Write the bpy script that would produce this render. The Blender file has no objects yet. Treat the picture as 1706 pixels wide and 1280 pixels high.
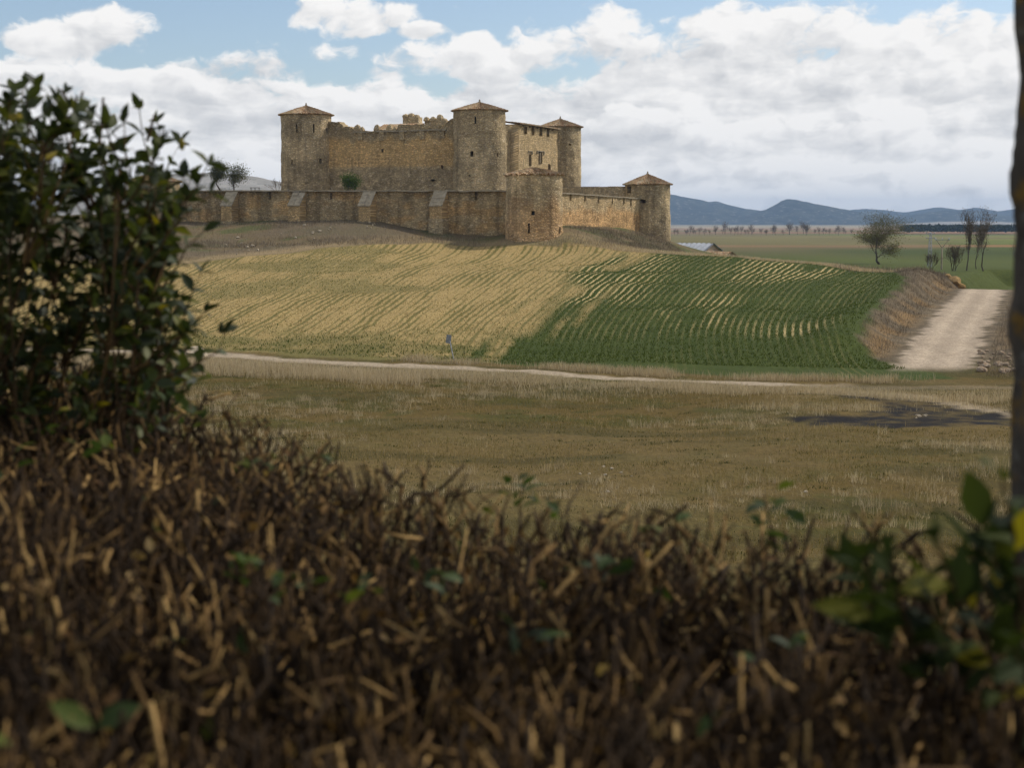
import bpy, math, random
import numpy as np
from mathutils import Vector, Matrix

random.seed(7); RNG = np.random.default_rng(11)
SC = bpy.context.scene; COL = SC.collection
R = math.radians

# ------------------------------------------------------------------ camera
F = 2500.0; PITCH = math.atan(274 / F)
cam = bpy.data.cameras.new('camera'); camo = bpy.data.objects.new('camera', cam); COL.objects.link(camo)
cam.sensor_width = 36; cam.lens = 36 * F / 1706; cam.clip_start = 0.05; cam.clip_end = 40000
cam.dof.use_dof = True; cam.dof.focus_distance = 120; cam.dof.aperture_fstop = 6.3
camo.location = (0, 0, 0); camo.rotation_euler = (math.pi / 2 - PITCH, 0, 0)
SC.camera = camo

# ------------------------------------------------------------------ light
SUN_AZ = R(62); SUN_EL = R(46)          # azimuth clockwise from +Y (view direction)
SUN = Vector((math.sin(SUN_AZ) * math.cos(SUN_EL), math.cos(SUN_AZ) * math.cos(SUN_EL), math.sin(SUN_EL)))
sl = bpy.data.lights.new('sun', 'SUN'); sl.energy = 3.0; sl.angle = R(1.5); sl.color = (1, .94, .85)
so = bpy.data.objects.new('sun', sl); COL.objects.link(so); so.rotation_euler = SUN.to_track_quat('Z', 'Y').to_euler()
SC.view_settings.view_transform = 'Standard'; SC.view_settings.look = 'None'
SC.view_settings.exposure = 0.0; SC.view_settings.gamma = 1
SC.render.engine = 'CYCLES'
SC.cycles.max_bounces = 6; SC.cycles.diffuse_bounces = 2; SC.cycles.glossy_bounces = 2
SC.cycles.transmission_bounces = 3; SC.cycles.volume_bounces = 0; SC.cycles.use_denoising = True


class NT:
    """small node-expression helper"""
    def __init__(s, tree): s.t = tree; s.n = tree.nodes; s.l = tree.links
    def put(s, sock, v):
        if isinstance(v, bpy.types.NodeSocket): s.l.new(v, sock)
        elif v is not None: sock.default_value = v
    def m(s, op, a, b=None, c=None, clamp=False):
        n = s.n.new('ShaderNodeMath'); n.operation = op; n.use_clamp = clamp
        s.put(n.inputs[0], a)
        if b is not None: s.put(n.inputs[1], b)
        if c is not None: s.put(n.inputs[2], c)
        return n.outputs[0]
    def v(s, op, a, b=None, scale=None):
        n = s.n.new('ShaderNodeVectorMath'); n.operation = op; s.put(n.inputs[0], a)
        if b is not None: s.put(n.inputs[1], b)
        if scale is not None: s.put(n.inputs['Scale'], scale)
        return n.outputs['Value'] if op in ('LENGTH', 'DISTANCE', 'DOT_PRODUCT') else n.outputs[0]
    def noise(s, vec, scale, detail=4, rough=.55, dist=0, out='Fac', lac=2.0):
        n = s.n.new('ShaderNodeTexNoise'); s.put(n.inputs['Vector'], vec)
        n.inputs['Scale'].default_value = scale; n.inputs['Detail'].default_value = detail
        n.inputs['Roughness'].default_value = rough; n.inputs['Distortion'].default_value = dist
        n.inputs['Lacunarity'].default_value = lac
        return n.outputs[out]
    def vor(s, vec, scale, feature='F1', out='Color', rnd=1.0):
        n = s.n.new('ShaderNodeTexVoronoi'); n.feature = feature; s.put(n.inputs['Vector'], vec)
        n.inputs['Scale'].default_value = scale; n.inputs['Randomness'].default_value = rnd
        return n.outputs[out]
    def sm(s, x, a, b, lo=0., hi=1.):
        n = s.n.new('ShaderNodeMapRange'); n.interpolation_type = 'SMOOTHSTEP'
        s.put(n.inputs[0], x); s.put(n.inputs[1], a); s.put(n.inputs[2], b); s.put(n.inputs[3], lo); s.put(n.inputs[4], hi)
        return n.outputs[0]
    def mix(s, f, a, b, mode='MIX'):
        n = s.n.new('ShaderNodeMix'); n.data_type = 'RGBA'; n.blend_type = mode
        s.put(n.inputs[0], f)
        for i, x in ((6, a), (7, b)):
            if isinstance(x, tuple): x = (*x[:3], 1)
            s.put(n.inputs[i], x)
        return n.outputs[2]
    def attr(s, name, out='Fac'):
        n = s.n.new('ShaderNodeAttribute'); n.attribute_name = name; return n.outputs[out]
    def sep(s, v):
        n = s.n.new('ShaderNodeSeparateXYZ'); s.put(n.inputs[0], v); return n.outputs
    def comb(s, x, y, z):
        n = s.n.new('ShaderNodeCombineXYZ'); s.put(n.inputs[0], x); s.put(n.inputs[1], y); s.put(n.inputs[2], z); return n.outputs[0]
    def scale(s, col, f):
        return s.v('MULTIPLY', col, s.comb(f, f, f))


# ------------------------------------------------------------------ sky
world = bpy.data.worlds.new('World'); SC.world = world; world.use_nodes = True
world.cycles.sampling_method = 'NONE'
wt = NT(world.node_tree); wt.n.clear()
sky = wt.n.new('ShaderNodeTexSky'); sky.sky_type = 'NISHITA'; sky.sun_disc = False
sky.sun_elevation = SUN_EL; sky.sun_rotation = SUN_AZ; sky.altitude = 1000; sky.air_density = 1.0; sky.dust_density = 2.2
geo = wt.n.new('ShaderNodeTexCoord'); D = wt.v('NORMALIZE', geo.outputs['Generated'])
dx, dy, dz = wt.sep(D)
az = wt.m('ARCTAN2', dx, dy); el = wt.m('ARCSINE', dz)
def P2A(px, py):
    """pixel of the photograph -> (azimuth, elevation) in radians"""
    a = (px - 853) / F; b = (640 - py) / F
    y = math.cos(PITCH) + b * math.sin(PITCH); z = -math.sin(PITCH) + b * math.cos(PITCH)
    return math.atan2(a, y), math.atan2(z, math.hypot(a, y))
# cumulus over a low broken deck, in flat (azimuth, elevation) coordinates
def noise2(u, v, scale, detail, rough):
    n = wt.n.new('ShaderNodeTexNoise'); n.noise_dimensions = '2D'; wt.l.new(wt.comb(u, v, 0), n.inputs['Vector'])
    n.inputs['Scale'].default_value = scale; n.inputs['Detail'].default_value = detail; n.inputs['Roughness'].default_value = rough
    return n.outputs['Fac']
def puff(u, v, det):
    a = noise2(u, v, 17, det, .57)
    n = wt.n.new('ShaderNodeTexVoronoi'); n.voronoi_dimensions = '2D'; n.feature = 'F1'; wt.l.new(wt.comb(u, v, 0), n.inputs['Vector']); n.inputs['Scale'].default_value = 46
    return wt.m('SUBTRACT', a, wt.m('MULTIPLY', n.outputs['Distance'], .13))            # about .44 in the mean
ev = wt.m('MULTIPLY', el, 1.5)
wob = noise2(az, ev, 40, 2, .55)
u_ = wt.m('ADD', az, wt.m('MULTIPLY', wt.m('SUBTRACT', wob, .5), .016)); v_ = wt.m('ADD', ev, wt.m('MULTIPLY', wt.m('SUBTRACT', wob, .5), .014))
n0 = puff(u_, v_, 5)
n1 = puff(wt.m('ADD', u_, .006), wt.m('ADD', v_, .010), 4)
pn = wt.m('SUBTRACT', n0, .44)
# cumulus heaps (px, py, rx, ry) seen in the photograph
CU = [(130, 52, 120, 36), (60, 62, 60, 20), (590, 30, 75, 36), (700, 52, 40, 14), (650, 100, 110, 34), (770, 98, 90, 36), (985, 70, 120, 66), (1070, 95, 110, 44), (890, 105, 80, 34),
      (1290, 62, 110, 50), (1400, 80, 130, 66), (1590, 62, 110, 66), (1680, 95, 90, 70), (1330, 130, 170, 32), (1560, 135, 160, 30), (1040, 225, 90, 40), (1230, 235, 110, 26), (1480, 240, 130, 28), (200, 135, 160, 22), (400, 150, 150, 22), (650, 175, 120, 24), (20, 150, 120, 26)]
acc = None; qmin = None; E_ = wt.comb(az, el, 0)
for px, py, rx, ry in CU:
    a0, e0 = P2A(px, py); kx = F / rx; ky = F / ry
    n = wt.n.new('ShaderNodeVectorMath'); n.operation = 'MULTIPLY_ADD'; wt.l.new(E_, n.inputs[0]); n.inputs[1].default_value = (kx, ky, 0); n.inputs[2].default_value = (-a0 * kx, -e0 * ky, 1)
    vv = n.outputs[0]; q_ = wt.v('DOT_PRODUCT', vv, vv); t_ = wt.v('SCALE', vv, scale=wt.m('POWER', .135, q_))
    acc = t_ if acc is None else wt.v('ADD', acc, t_); qmin = q_ if qmin is None else wt.m('MINIMUM', qmin, q_)
dmax = wt.m('SUBTRACT', 2., qmin); _, num, den = wt.sep(acc)
vert = wt.m('MAXIMUM', wt.m('MINIMUM', wt.m('DIVIDE', num, wt.m('ADD', den, .003)), 1.), -1.)
dmax = wt.m('MAXIMUM', dmax, -1.5)
# the rest of the sky carries the same kind of heaps, left to the noise
rest = wt.m('MULTIPLY', wt.m('SUBTRACT', noise2(az, ev, 3.2, 3, .5), .5), 7.)
above = wt.sm(el, .155, .20)
heap = wt.m('MAXIMUM', dmax, wt.m('SUBTRACT', rest, wt.m('MULTIPLY', wt.m('SUBTRACT', 1., above), 3.)))
cden = wt.m('ADD', heap, wt.m('MULTIPLY', pn, 5.5))
cmask = wt.sm(cden, -.30, .55)
# low deck: fills the sky under an uneven upper line
line = wt.m('ADD', wt.sm(az, -.02, .12, .094, .126), wt.m('MULTIPLY', pn, .10))
dmask = wt.sm(wt.m('SUBTRACT', line, el), -.004, .010)
grad = wt.m('SUBTRACT', n0, n1)
bands = noise2(az, wt.m('MULTIPLY', el, 5.), 9, 4, .58)
csh = wt.m('ADD', wt.m('ADD', .74, wt.m('MULTIPLY', vert, .50)), wt.m('MULTIPLY', grad, 2.4))
csh = wt.m('ADD', csh, wt.m('MULTIPLY', wt.m('SUBTRACT', bands, .5), 1.1))
dsh = wt.m('ADD', wt.m('ADD', wt.m('ADD', .66, wt.m('MULTIPLY', wt.sm(el, .005, .08, 1., 0.), .34)), wt.m('MULTIPLY', wt.m('SUBTRACT', bands, .5), 2.1)), wt.m('MULTIPLY', grad, 2.4))
cmix = wt.m('MULTIPLY', cmask, wt.sm(el, .02, .06))
sh = wt.m('ADD', wt.m('MULTIPLY', csh, cmix), wt.m('MULTIPLY', dsh, wt.m('SUBTRACT', 1., cmix)))
sh = wt.m('MULTIPLY', sh, 1.0, clamp=True)
mask = wt.m('MAXIMUM', cmask, dmask)
ccol = wt.mix(sh, (.64, .65, .665), (.99, .975, .955))
bsky = wt.n.new('ShaderNodeBackground'); wt.l.new(sky.outputs[0], bsky.inputs[0]); bsky.inputs[1].default_value = .125
bcl = wt.n.new('ShaderNodeBackground'); wt.l.new(ccol, bcl.inputs[0]); bcl.inputs[1].default_value = 1.0
mx = wt.n.new('ShaderNodeMixShader'); wt.l.new(mask, mx.inputs[0]); wt.l.new(bsky.outputs[0], mx.inputs[1]); wt.l.new(bcl.outputs[0], mx.inputs[2])
wo = wt.n.new('ShaderNodeOutputWorld'); wt.l.new(mx.outputs[0], wo.inputs[0])

# ------------------------------------------------------------------ geometry helpers
def ray(px, py):
    a = (px - 853) / F; b = (640 - py) / F
    y = math.cos(PITCH) + b * math.sin(PITCH); z = -math.sin(PITCH) + b * math.cos(PITCH)
    return a / y, z / y                                       # per metre of depth
def at(px, py, Y):
    a, b = ray(px, py); return Vector((a * Y, Y, b * Y))
def zof(py, Y): return ray(853, py)[1] * Y
def xof(px, Y, py=366): return ray(px, py)[0] * Y

def mk(name, V, Fc, mat=None, parent=None, smooth=False, attrs=None, cols=None, uv=None, link=True):
    """one mesh object from arrays; Fc: (n,k) int array or list of such arrays"""
    V = np.asarray(V, dtype=np.float32).reshape(-1, 3)
    Fl = Fc if isinstance(Fc, list) and len(Fc) and isinstance(Fc[0], np.ndarray) else [np.asarray(Fc, dtype=np.int32)]
    Fl = [np.asarray(f, dtype=np.int32) for f in Fl if len(f)]
    loops = np.concatenate([f.ravel() for f in Fl]); tot = np.concatenate([np.full(len(f), f.shape[1], np.int32) for f in Fl])
    start = np.concatenate([[0], np.cumsum(tot)[:-1]]).astype(np.int32)
    me = bpy.data.meshes.new(name)
    me.vertices.add(len(V)); me.vertices.foreach_set('co', V.ravel())
    me.loops.add(len(loops)); me.loops.foreach_set('vertex_index', loops)
    me.polygons.add(len(tot)); me.polygons.foreach_set('loop_start', start)
    me.polygons.foreach_set('use_smooth', np.full(len(tot), smooth, dtype=bool))
    if uv is not None:
        u = me.uv_layers.new(name='UVMap'); u.data.foreach_set('uv', np.asarray(uv, np.float32)[loops].ravel())
    me.update(calc_edges=True); me.validate()
    for k, a in (attrs or {}).items():
        x = me.attributes.new(k, 'FLOAT', 'POINT'); x.data.foreach_set('value', np.asarray(a, np.float32))
    for k, a in (cols or {}).items():
        a = np.asarray(a, np.float32)
        if a.shape[1] == 3: a = np.concatenate([a, np.ones((len(a), 1), np.float32)], 1)
        x = me.attributes.new(k, 'FLOAT_COLOR', 'POINT'); x.data.foreach_set('color', a.ravel())
    if mat: me.materials.append(mat)
    if not link: return me
    return ob(name, me, parent)
def ob(name, data, parent=None):
    o = bpy.data.objects.new(name, data); COL.objects.link(o)
    if parent is not None: o.parent = parent
    return o
def tag(o, label=None, cat=None, group=None, kind=None):
    if label: o['label'] = label
    if cat: o['category'] = cat
    if group: o['group'] = group
    if kind: o['kind'] = kind
    return o
def thing(name, loc, label, cat, group=None, rz=0):
    o = bpy.data.objects.new(name, None); COL.objects.link(o); o.location = loc; o.rotation_euler = (0, 0, rz)
    o.empty_display_size = .2
    return tag(o, label, cat, group)

def hash2(i, j, k=0):
    h = np.sin(i * 127.1 + j * 311.7 + k * 74.7) * 43758.5453
    return h - np.floor(h)
def vnoise(x, y, k=0):
    xi = np.floor(x); yi = np.floor(y); fx = x - xi; fy = y - yi
    fx = fx * fx * (3 - 2 * fx); fy = fy * fy * (3 - 2 * fy)
    a = hash2(xi, yi, k); b = hash2(xi + 1, yi, k); c = hash2(xi, yi + 1, k); d = hash2(xi + 1, yi + 1, k)
    return (a * (1 - fx) + b * fx) * (1 - fy) + (c * (1 - fx) + d * fx) * fy
def fbm(x, y, o=4, k=0):
    s = 0; a = .5; t = 0
    for i in range(o):
        s = s + a * vnoise(x * 2 ** i, y * 2 ** i, k + i); t += a; a *= .5
    return s / t                                              # 0..1
def sst(x, a, b):
    t = np.clip((x - a) / (b - a), 0, 1); return t * t * (3 - 2 * t)
def lerp(a, b, t): return a + (b - a) * t

# ------------------------------------------------------------------ materials
def new_mat(name, rough=.9, spec=.2):
    m = bpy.data.materials.new(name); m.use_nodes = True; t = NT(m.node_tree); t.n.clear()
    b = t.n.new('ShaderNodeBsdfPrincipled'); b.inputs['Roughness'].default_value = rough
    b.inputs['Specular IOR Level'].default_value = spec
    o = t.n.new('ShaderNodeOutputMaterial'); t.l.new(b.outputs[0], o.inputs[0])
    return m, t, b
def bump(t, b, h, strength=.5, dist=.05):
    n = t.n.new('ShaderNodeBump'); n.inputs['Strength'].default_value = strength; n.inputs['Distance'].default_value = dist
    t.l.new(h, n.inputs['Height']); t.l.new(n.outputs[0], b.inputs['Normal'])

def stone_mat():
    m, t, b = new_mat('castle_stone', .95, .1)
    uvn = t.n.new('ShaderNodeUVMap'); uv = uvn.outputs[0]
    wob = t.v('SCALE', t.v('SUBTRACT', t.noise(uv, 1.3, 2, out='Color'), (.5, .5, .5)), scale=.22)
    p = t.v('MULTIPLY', t.v('ADD', uv, wob), (2.3, 3.9, 1))
    cell = t.sep(t.vor(p, 1.0, 'F1', 'Color')); edge = t.vor(p, 1.0, 'DISTANCE_TO_EDGE', 'Distance')
    big = t.noise(uv, .16, 5, .62); med = t.noise(uv, .75, 4, .6); streak = t.noise(t.v('MULTIPLY', uv, (1.1, .12, 1)), 1.2, 4, .6)
    base = t.mix(t.sm(big, .36, .64), (.40, .32, .195), (.56, .44, .265))
    base = t.mix(t.m('MULTIPLY', t.sm(med, .52, .72), .45), base, (.56, .42, .24))
    base = t.mix(t.m('MULTIPLY', t.sm(streak, .50, .72), .55), base, (.26, .215, .15))
    f = t.m('ADD', .74, t.m('MULTIPLY', cell[0], .46))
    pale = t.sm(cell[1], .82, .92)
    col = t.scale(base, f)
    col = t.mix(t.m('MULTIPLY', pale, .45), col, (.60, .51, .37))
    dark = t.sm(cell[2], .86, .95)
    col = t.mix(t.m('MULTIPLY', dark, .4), col, (.19, .14, .09))
    mort = t.sm(edge, .02, .10)
    col = t.mix(mort, t.scale(base, .60), col)
    col = t.v('MULTIPLY', t.v('MULTIPLY', col, (1.21, 1.165, 1.10)), t.attr('tint', 'Color'))
    t.l.new(col, b.inputs['Base Color'])
    h = t.m('ADD', t.m('MULTIPLY', t.sm(edge, 0, .22), 1.), t.m('MULTIPLY', t.noise(uv, 7, 3), .6))
    bump(t, b, h, .9, .10)
    return m
def plain_stone_mat(name, c1, c2, scale=3., gen='Object'):
    m, t, b = new_mat(name, .95, .1)
    tc = t.n.new('ShaderNodeTexCoord').outputs[gen]
    n = t.noise(tc, scale, 6, .65); k = t.noise(tc, scale * 6, 3, .6)
    col = t.mix(t.sm(n, .35, .65), c1, c2); col = t.scale(col, t.m('ADD', .6, t.m('MULTIPLY', k, .8)))
    t.l.new(col, b.inputs['Base Color']); bump(t, b, t.m('ADD', n, k), .6, .06)
    return m
def tile_mat():
    m, t, b = new_mat('roof_tiles', .9, .15)
    uv = t.n.new('ShaderNodeUVMap').outputs[0]
    fl = t.v('FLOOR', t.v('MULTIPLY', uv, (1, 1, 1)))
    w = t.n.new('ShaderNodeTexWhiteNoise'); t.l.new(fl, w.inputs['Vector']); rnd = t.sep(w.outputs['Color'])
    col = t.mix(rnd[0], (.25, .150, .082), (.46, .315, .185))
    col = t.mix(t.m('MULTIPLY', t.sm(rnd[1], .6, .8), .7), col, (.40, .34, .235))
    pos = t.n.new('ShaderNodeNewGeometry').outputs['Position']
    col = t.mix(t.m('MULTIPLY', t.sm(t.noise(pos, .8, 5, .65), .48, .66), .7), col, (.22, .175, .085))
    t.l.new(col, b.inputs['Base Color']); return m
def tone_mat(name, ramp, rough=.85, spec=.2, trans=0.0, noise=0, obj_random=False, tcol=(1.3, 1.35, .7)):
    """colour by a per-vertex 'tone' (or per-object random) through a ramp"""
    m, t, b = new_mat(name, rough, spec)
    if obj_random: x = t.n.new('ShaderNodeObjectInfo').outputs['Random']
    else: x = t.attr('tone')
    if noise:
        pos = t.n.new('ShaderNodeNewGeometry').outputs['Position']
        x = t.m('ADD', x, t.m('MULTIPLY', t.m('SUBTRACT', t.noise(pos, noise, 4, .6), .5), .7), clamp=True)
    cr = t.n.new('ShaderNodeValToRGB'); t.l.new(x, cr.inputs[0])
    e = cr.color_ramp.elements
    while len(e) < len(ramp): e.new(.5)
    for i, (p, c) in enumerate(ramp): e[i].position = p; e[i].color = (*c, 1)
    t.l.new(cr.outputs[0], b.inputs['Base Color'])
    if trans:
        tr = t.n.new('ShaderNodeBsdfTranslucent'); t.l.new(t.v('MULTIPLY', cr.outputs[0], tcol), tr.inputs[0])
        mxs = t.n.new('ShaderNodeMixShader'); mxs.inputs[0].default_value = trans
        t.l.new(b.outputs[0], mxs.inputs[1]); t.l.new(tr.outputs[0], mxs.inputs[2])
        t.l.new(mxs.outputs[0], t.n['Material Output'].inputs[0])
    return m
STONE = stone_mat(); TILES = tile_mat()
COPING = plain_stone_mat('coping_stone', (.36, .31, .22), (.27, .22, .15), 1.5)
CAPSTONE = plain_stone_mat('buttress_cap_stone', (.27, .225, .155), (.40, .335, .235), 1.6)
ROCK = plain_stone_mat('pale_rock', (.50, .43, .32), (.36, .28, .19), 2.)
RUBBLE = plain_stone_mat('rubble_rock', (.30, .20, .12), (.42, .34, .25), 2.)
OCHRE = plain_stone_mat('ochre_earth', (.40, .26, .10), (.26, .17, .075), 1.)
WOOD = plain_stone_mat('weathered_wood', (.10, .08, .06), (.19, .15, .10), 4.)
METAL = plain_stone_mat('grey_metal', (.26, .27, .28), (.36, .37, .38), 3.)
SHEET = plain_stone_mat('sheet_roof', (.46, .49, .53), (.36, .38, .41), .4)

# ------------------------------------------------------------------ terrain
CP = []
for px, py, Y in [
    # meadow
    (300, 900, 38), (853, 900, 38), (1400, 900, 38), (853, 800, 48), (300, 760, 54), (1500, 760, 53), (853, 720, 62), (300, 680, 69), (1600, 690, 68),
    (853, 650, 78), (350, 597, 95), (600, 607, 91), (853, 620, 87), (1250, 637, 83), (1680, 645, 81), (1550, 612, 93), (1590, 540, 122), (1640, 482, 164),
    # field
    (350, 570, 103), (853, 560, 108), (1200, 590, 98), (853, 500, 131), (500, 480, 141), (1150, 520, 122), (1430, 560, 107), (1300, 500, 135), (853, 450, 162),
    (1050, 450, 165), (1250, 455, 166), (1400, 480, 147), (340, 500, 131), (340, 440, 178), (600, 430, 180), (500, 418, 190), (700, 404, 203), (843, 406, 203), (937, 410, 201),
    (1050, 419, 199), (1180, 426, 196), (1300, 436, 188), (1420, 450, 177), (1510, 463, 167),
    # castle mound
    (340, 376, 224), (450, 374, 219), (560, 373, 214), (400, 400, 205), (520, 396, 203), (620, 377, 212), (620, 400, 202), (700, 393, 209), (760, 400, 207), (800, 404, 206),
    (945, 379, 212), (1000, 381, 228), (1052, 383, 240), (1080, 392, 245), (1115, 401, 250), (1000, 402, 207), (1060, 408, 213), (1130, 412, 235), (960, 392, 205),
    # plain
    (1640, 466, 225), (1640, 450, 300), (1465, 440, 375), (1300, 421, 560), (1300, 401, 1000), (1300, 390, 1700), (1300, 381, 3200), (1640, 421, 560), (1640, 401, 1000), (1640, 390, 1700), (1640, 381, 3200)]:
    p = at(px, py, Y); CP.append((p.x, p.y, p.z))
CP += [(-4, -5, -1.6), (4, -5, -1.6), (0, 0, -1.6), (-2, 4, -1.7), (2, 4, -1.7), (0, 8, -2.4), (-5, 8, -2.4), (5, 8, -2.4), (0, 18, -5.2), (-8, 18, -5.2), (8, 18, -5.2), (0, 28, -7.5),
       (-20, 235, 1.2), (-35, 250, 1.4), (0, 245, .6), (-10, 265, .6), (10, 262, -.4), (-55, 255, 1.0), (-60, 235, .2), (-20, 290, -2), (20, 285, -4.5), (30, 262, -5.8), (45, 262, -7.6), (28, 228, -5.5), (40, 235, -7.4), (50, 205, -7.0),
       (-80, 250, .5), (-110, 240, 0), (-110, 150, -6), (-70, 190, -4), (-70, 110, -8.6), (-40, 340, -6), (-90, 380, -7), (0, 420, -10.5), (-150, 600, -11), (-300, 1000, -12), (-500, 1700, -14), (-1200, 3200, -18), (0, 1000, -14), (0, 1700, -16.2), (0, 3200, -19),
       (100, 150, -7.6), (130, 250, -9), (200, 400, -11.5), (600, 1000, -14), (1000, 1700, -16), (2000, 3200, -19), (70, 90, -9.2), (60, 60, -9),
       (-3500, 6500, -22), (0, 6500, -22), (4000, 6500, -22), (-7000, 12000, -24), (0, 12000, -24), (7000, 12000, -24)]
CP = np.array(CP)
def _q(X, Y):
    Y = np.maximum(Y, -9.0)
    return np.stack([np.clip(X / (Y + 22), -.9, .9) * 4.0, np.log(Y + 22) * 3.0], -1)
_Q = _q(CP[:, 0], CP[:, 1]); _n = len(CP)
def _phi(r2): return np.where(r2 > 1e-12, .5 * r2 * np.log(np.maximum(r2, 1e-12)), 0)
_A = np.zeros((_n + 3, _n + 3))
_A[:_n, :_n] = _phi(((_Q[:, None] - _Q[None]) ** 2).sum(-1)) + np.eye(_n) * 2e-4
_A[:_n, _n] = 1; _A[:_n, _n + 1:] = _Q; _A[_n, :_n] = 1; _A[_n + 1:, :_n] = _Q.T
_W = np.linalg.solve(_A, np.concatenate([CP[:, 2], np.zeros(3)]))
def tps(X, Y):
    X = np.asarray(X, float); Y = np.asarray(Y, float); sh = X.shape; q = _q(X.ravel(), Y.ravel()); out = np.empty(len(q))
    for i in range(0, len(q), 20000):
        c = q[i:i + 20000]
        out[i:i + 20000] = _phi(((c[:, None] - _Q[None]) ** 2).sum(-1)) @ _W[:_n] + _W[_n] + c @ _W[_n + 1:]
    return out.reshape(sh)
# dirt road: centre line in plan with its own level
ROAD = np.array([at(1545, 622, 90)[:], at(1556, 608, 94)[:], at(1592, 545, 119)[:], at(1620, 508, 143)[:], at(1639, 482, 165)[:], (61.5, 190, -11.0)])
ROAD = np.concatenate([ROAD, ROAD[-1:] + [[10, 35, -1.6]], ROAD[-1:] + [[40, 110, -2.5]]])
def seg_dist(X, Y, L):
    """distance, along-parameter (index+t), side to a polyline in plan"""
    best = np.full(X.shape, 1e9); par = np.zeros(X.shape); sd = np.zeros(X.shape)
    for i in range(len(L) - 1):
        ax, ay = L[i][:2]; bx, by = L[i + 1][:2]; ex, ey = bx - ax, by - ay; ll = ex * ex + ey * ey
        t = np.clip(((X - ax) * ex + (Y - ay) * ey) / ll, 0, 1)
        d = np.hypot(X - ax - t * ex, Y - ay - t * ey); k = d < best
        best[k] = d[k]; par[k] = i + t[k]; sd[k] = np.sign((X - ax) * ey - (Y - ay) * ex)[k]
    return best, par, sd
def height(X, Y):
    X = np.asarray(X, float); Y = np.asarray(Y, float)
    z = tps(X, Y)
    near = (Y < 330) & (Y > 25)
    z = z + np.where(near, (fbm(X * .14, Y * .14, 3, 5) - .5) * .5 + (fbm(X * .8, Y * .8, 2, 9) - .5) * .12, 0) * sst(Y, 25, 40)
    d, s, side = seg_dist(X, Y, ROAD)
    zr = np.interp(s, np.arange(len(ROAD)), ROAD[:, 2])
    wob = (fbm(X * .35, Y * .35, 3, 3) - .5) * 1.6
    w = 1 - sst(d + wob, 2.7, np.where(side > 0, 5.5, 6.5))
    w = w * sst(Y, 84, 93)
    bank = np.exp(-((d - 7.0) / 2.6) ** 2) * sst(Y, 92, 104) * (1 - sst(Y, 168, 185)) * np.where(side < 0, 1.0, .55)
    return lerp(z + bank, zr, w)
def hit(px, py, y0=25, y1=4000):
    a, b = ray(px, py); Y = np.exp(np.linspace(math.log(y0), math.log(y1), 1600)); g = height(a * Y, Y); k = np.argmax(b * Y < g)
    if k == 0: k = 1
    f0 = b * Y[k - 1] - g[k - 1]; f1 = b * Y[k] - g[k]; t = f0 / (f0 - f1 + 1e-12); y = Y[k - 1] + t * (Y[k] - Y[k - 1])
    return Vector((a * y, y, b * y))
def gz(x, y): return float(height(np.array([x]), np.array([y]))[0])

PATH = np.array([hit(*p)[:] for p in [(250, 586), (350, 593), (450, 598), (600, 606), (760, 614), (950, 626), (1150, 635), (1290, 641), (1420, 645), (1560, 645), (1690, 646)]])
PATH = np.concatenate([PATH[:1] + [[-60, 12, 0]], PATH, PATH[-1:] + [[50, -8, 0]]])
def poly(pts): return [hit(*p)[:2] for p in pts]
FIELD = poly([(300, 580), (450, 590), (600, 597), (760, 604), (950, 615), (1150, 625), (1300, 632), (1420, 634), (1540, 634), (1615, 633), (1545, 618), (1500, 608), (1455, 592), (1437, 572), (1442, 545), (1478, 505), (1515, 470)])
FIELD += [(43.5, 171), (36, 187), (26, 196), (16, 200), (7, 202)]
FIELD += poly([(937, 413), (843, 409), (720, 405), (620, 408), (500, 419), (400, 428), (320, 440)])
FIELD += [(-75, 180), (-80, 110)]
TAR = poly([(1310, 697), (1420, 690), (1465, 684), (1450, 668), (1385, 657), (1470, 659), (1560, 668), (1640, 683), (1720, 692), (1720, 712), (1640, 711), (1500, 716), (1400, 708)])
EDGE = np.array([hit(*p)[:] for p in [(1340, 655), (1450, 656), (1530, 662), (1600, 675), (1680, 690), (1740, 700)]])
def inside(X, Y, P):
    r = np.zeros(X.shape, bool); n = len(P)
    for i in range(n):
        x0, y0 = P[i]; x1, y1 = P[(i + 1) % n]
        c = ((y0 > Y) != (y1 > Y)) & (X < (x1 - x0) * (Y - y0) / (y1 - y0 + 1e-12) + x0); r ^= c
    return r
def sdf(X, Y, P):
    d, _, _ = seg_dist(X, Y, np.array(list(P) + [P[0]])); return np.where(inside(X, Y, P), d, -d)   # positive inside
GY = np.array([60, 95, 105, 120, 145, 165, 190, 215]); GX = np.array([0, 0, .6, 4, 12, 19.7, 28, 36.])
GPOLY = np.polyfit(GY, GX, 4)
SPLIT = poly([(800, 610), (850, 578), (900, 535), (960, 480), (1000, 445), (1032, 419)])
def rows(X, Y):
    G = np.polyval(GPOLY, np.clip(Y, 60, 230)); return (X - .549 * G) / (1 + .0188 * G) + (fbm(X * .05, Y * .03, 2, 19) - .5) * .9

def axis(a, b, step, lo, hi, g):
    mid = np.arange(a, b + 1e-6, step); up = []; s = step; x = mid[-1]
    while x < hi: s *= g; x += s; up.append(x)
    dn = []; s = step; x = mid[0]
    while x > lo: s *= g; x -= s; dn.append(x)
    return np.concatenate([dn[::-1], mid, up])
gx = axis(-46, 62, .45, -9000, 9000, 1.09); gy1 = np.arange(-30, 30, 1.5)
gy = np.concatenate([gy1, np.arange(30, 215, .45), np.arange(215, 330, .9)])
s = .9; y = gy[-1] + .9; ext = []
while y < 12500: ext.append(y); s *= 1.035; y += s
gy = np.concatenate([gy, ext])
GXm, GYm = np.meshgrid(gx, gy); TX = GXm.ravel(); TY = GYm.ravel(); TZ = height(TX, TY)

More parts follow.
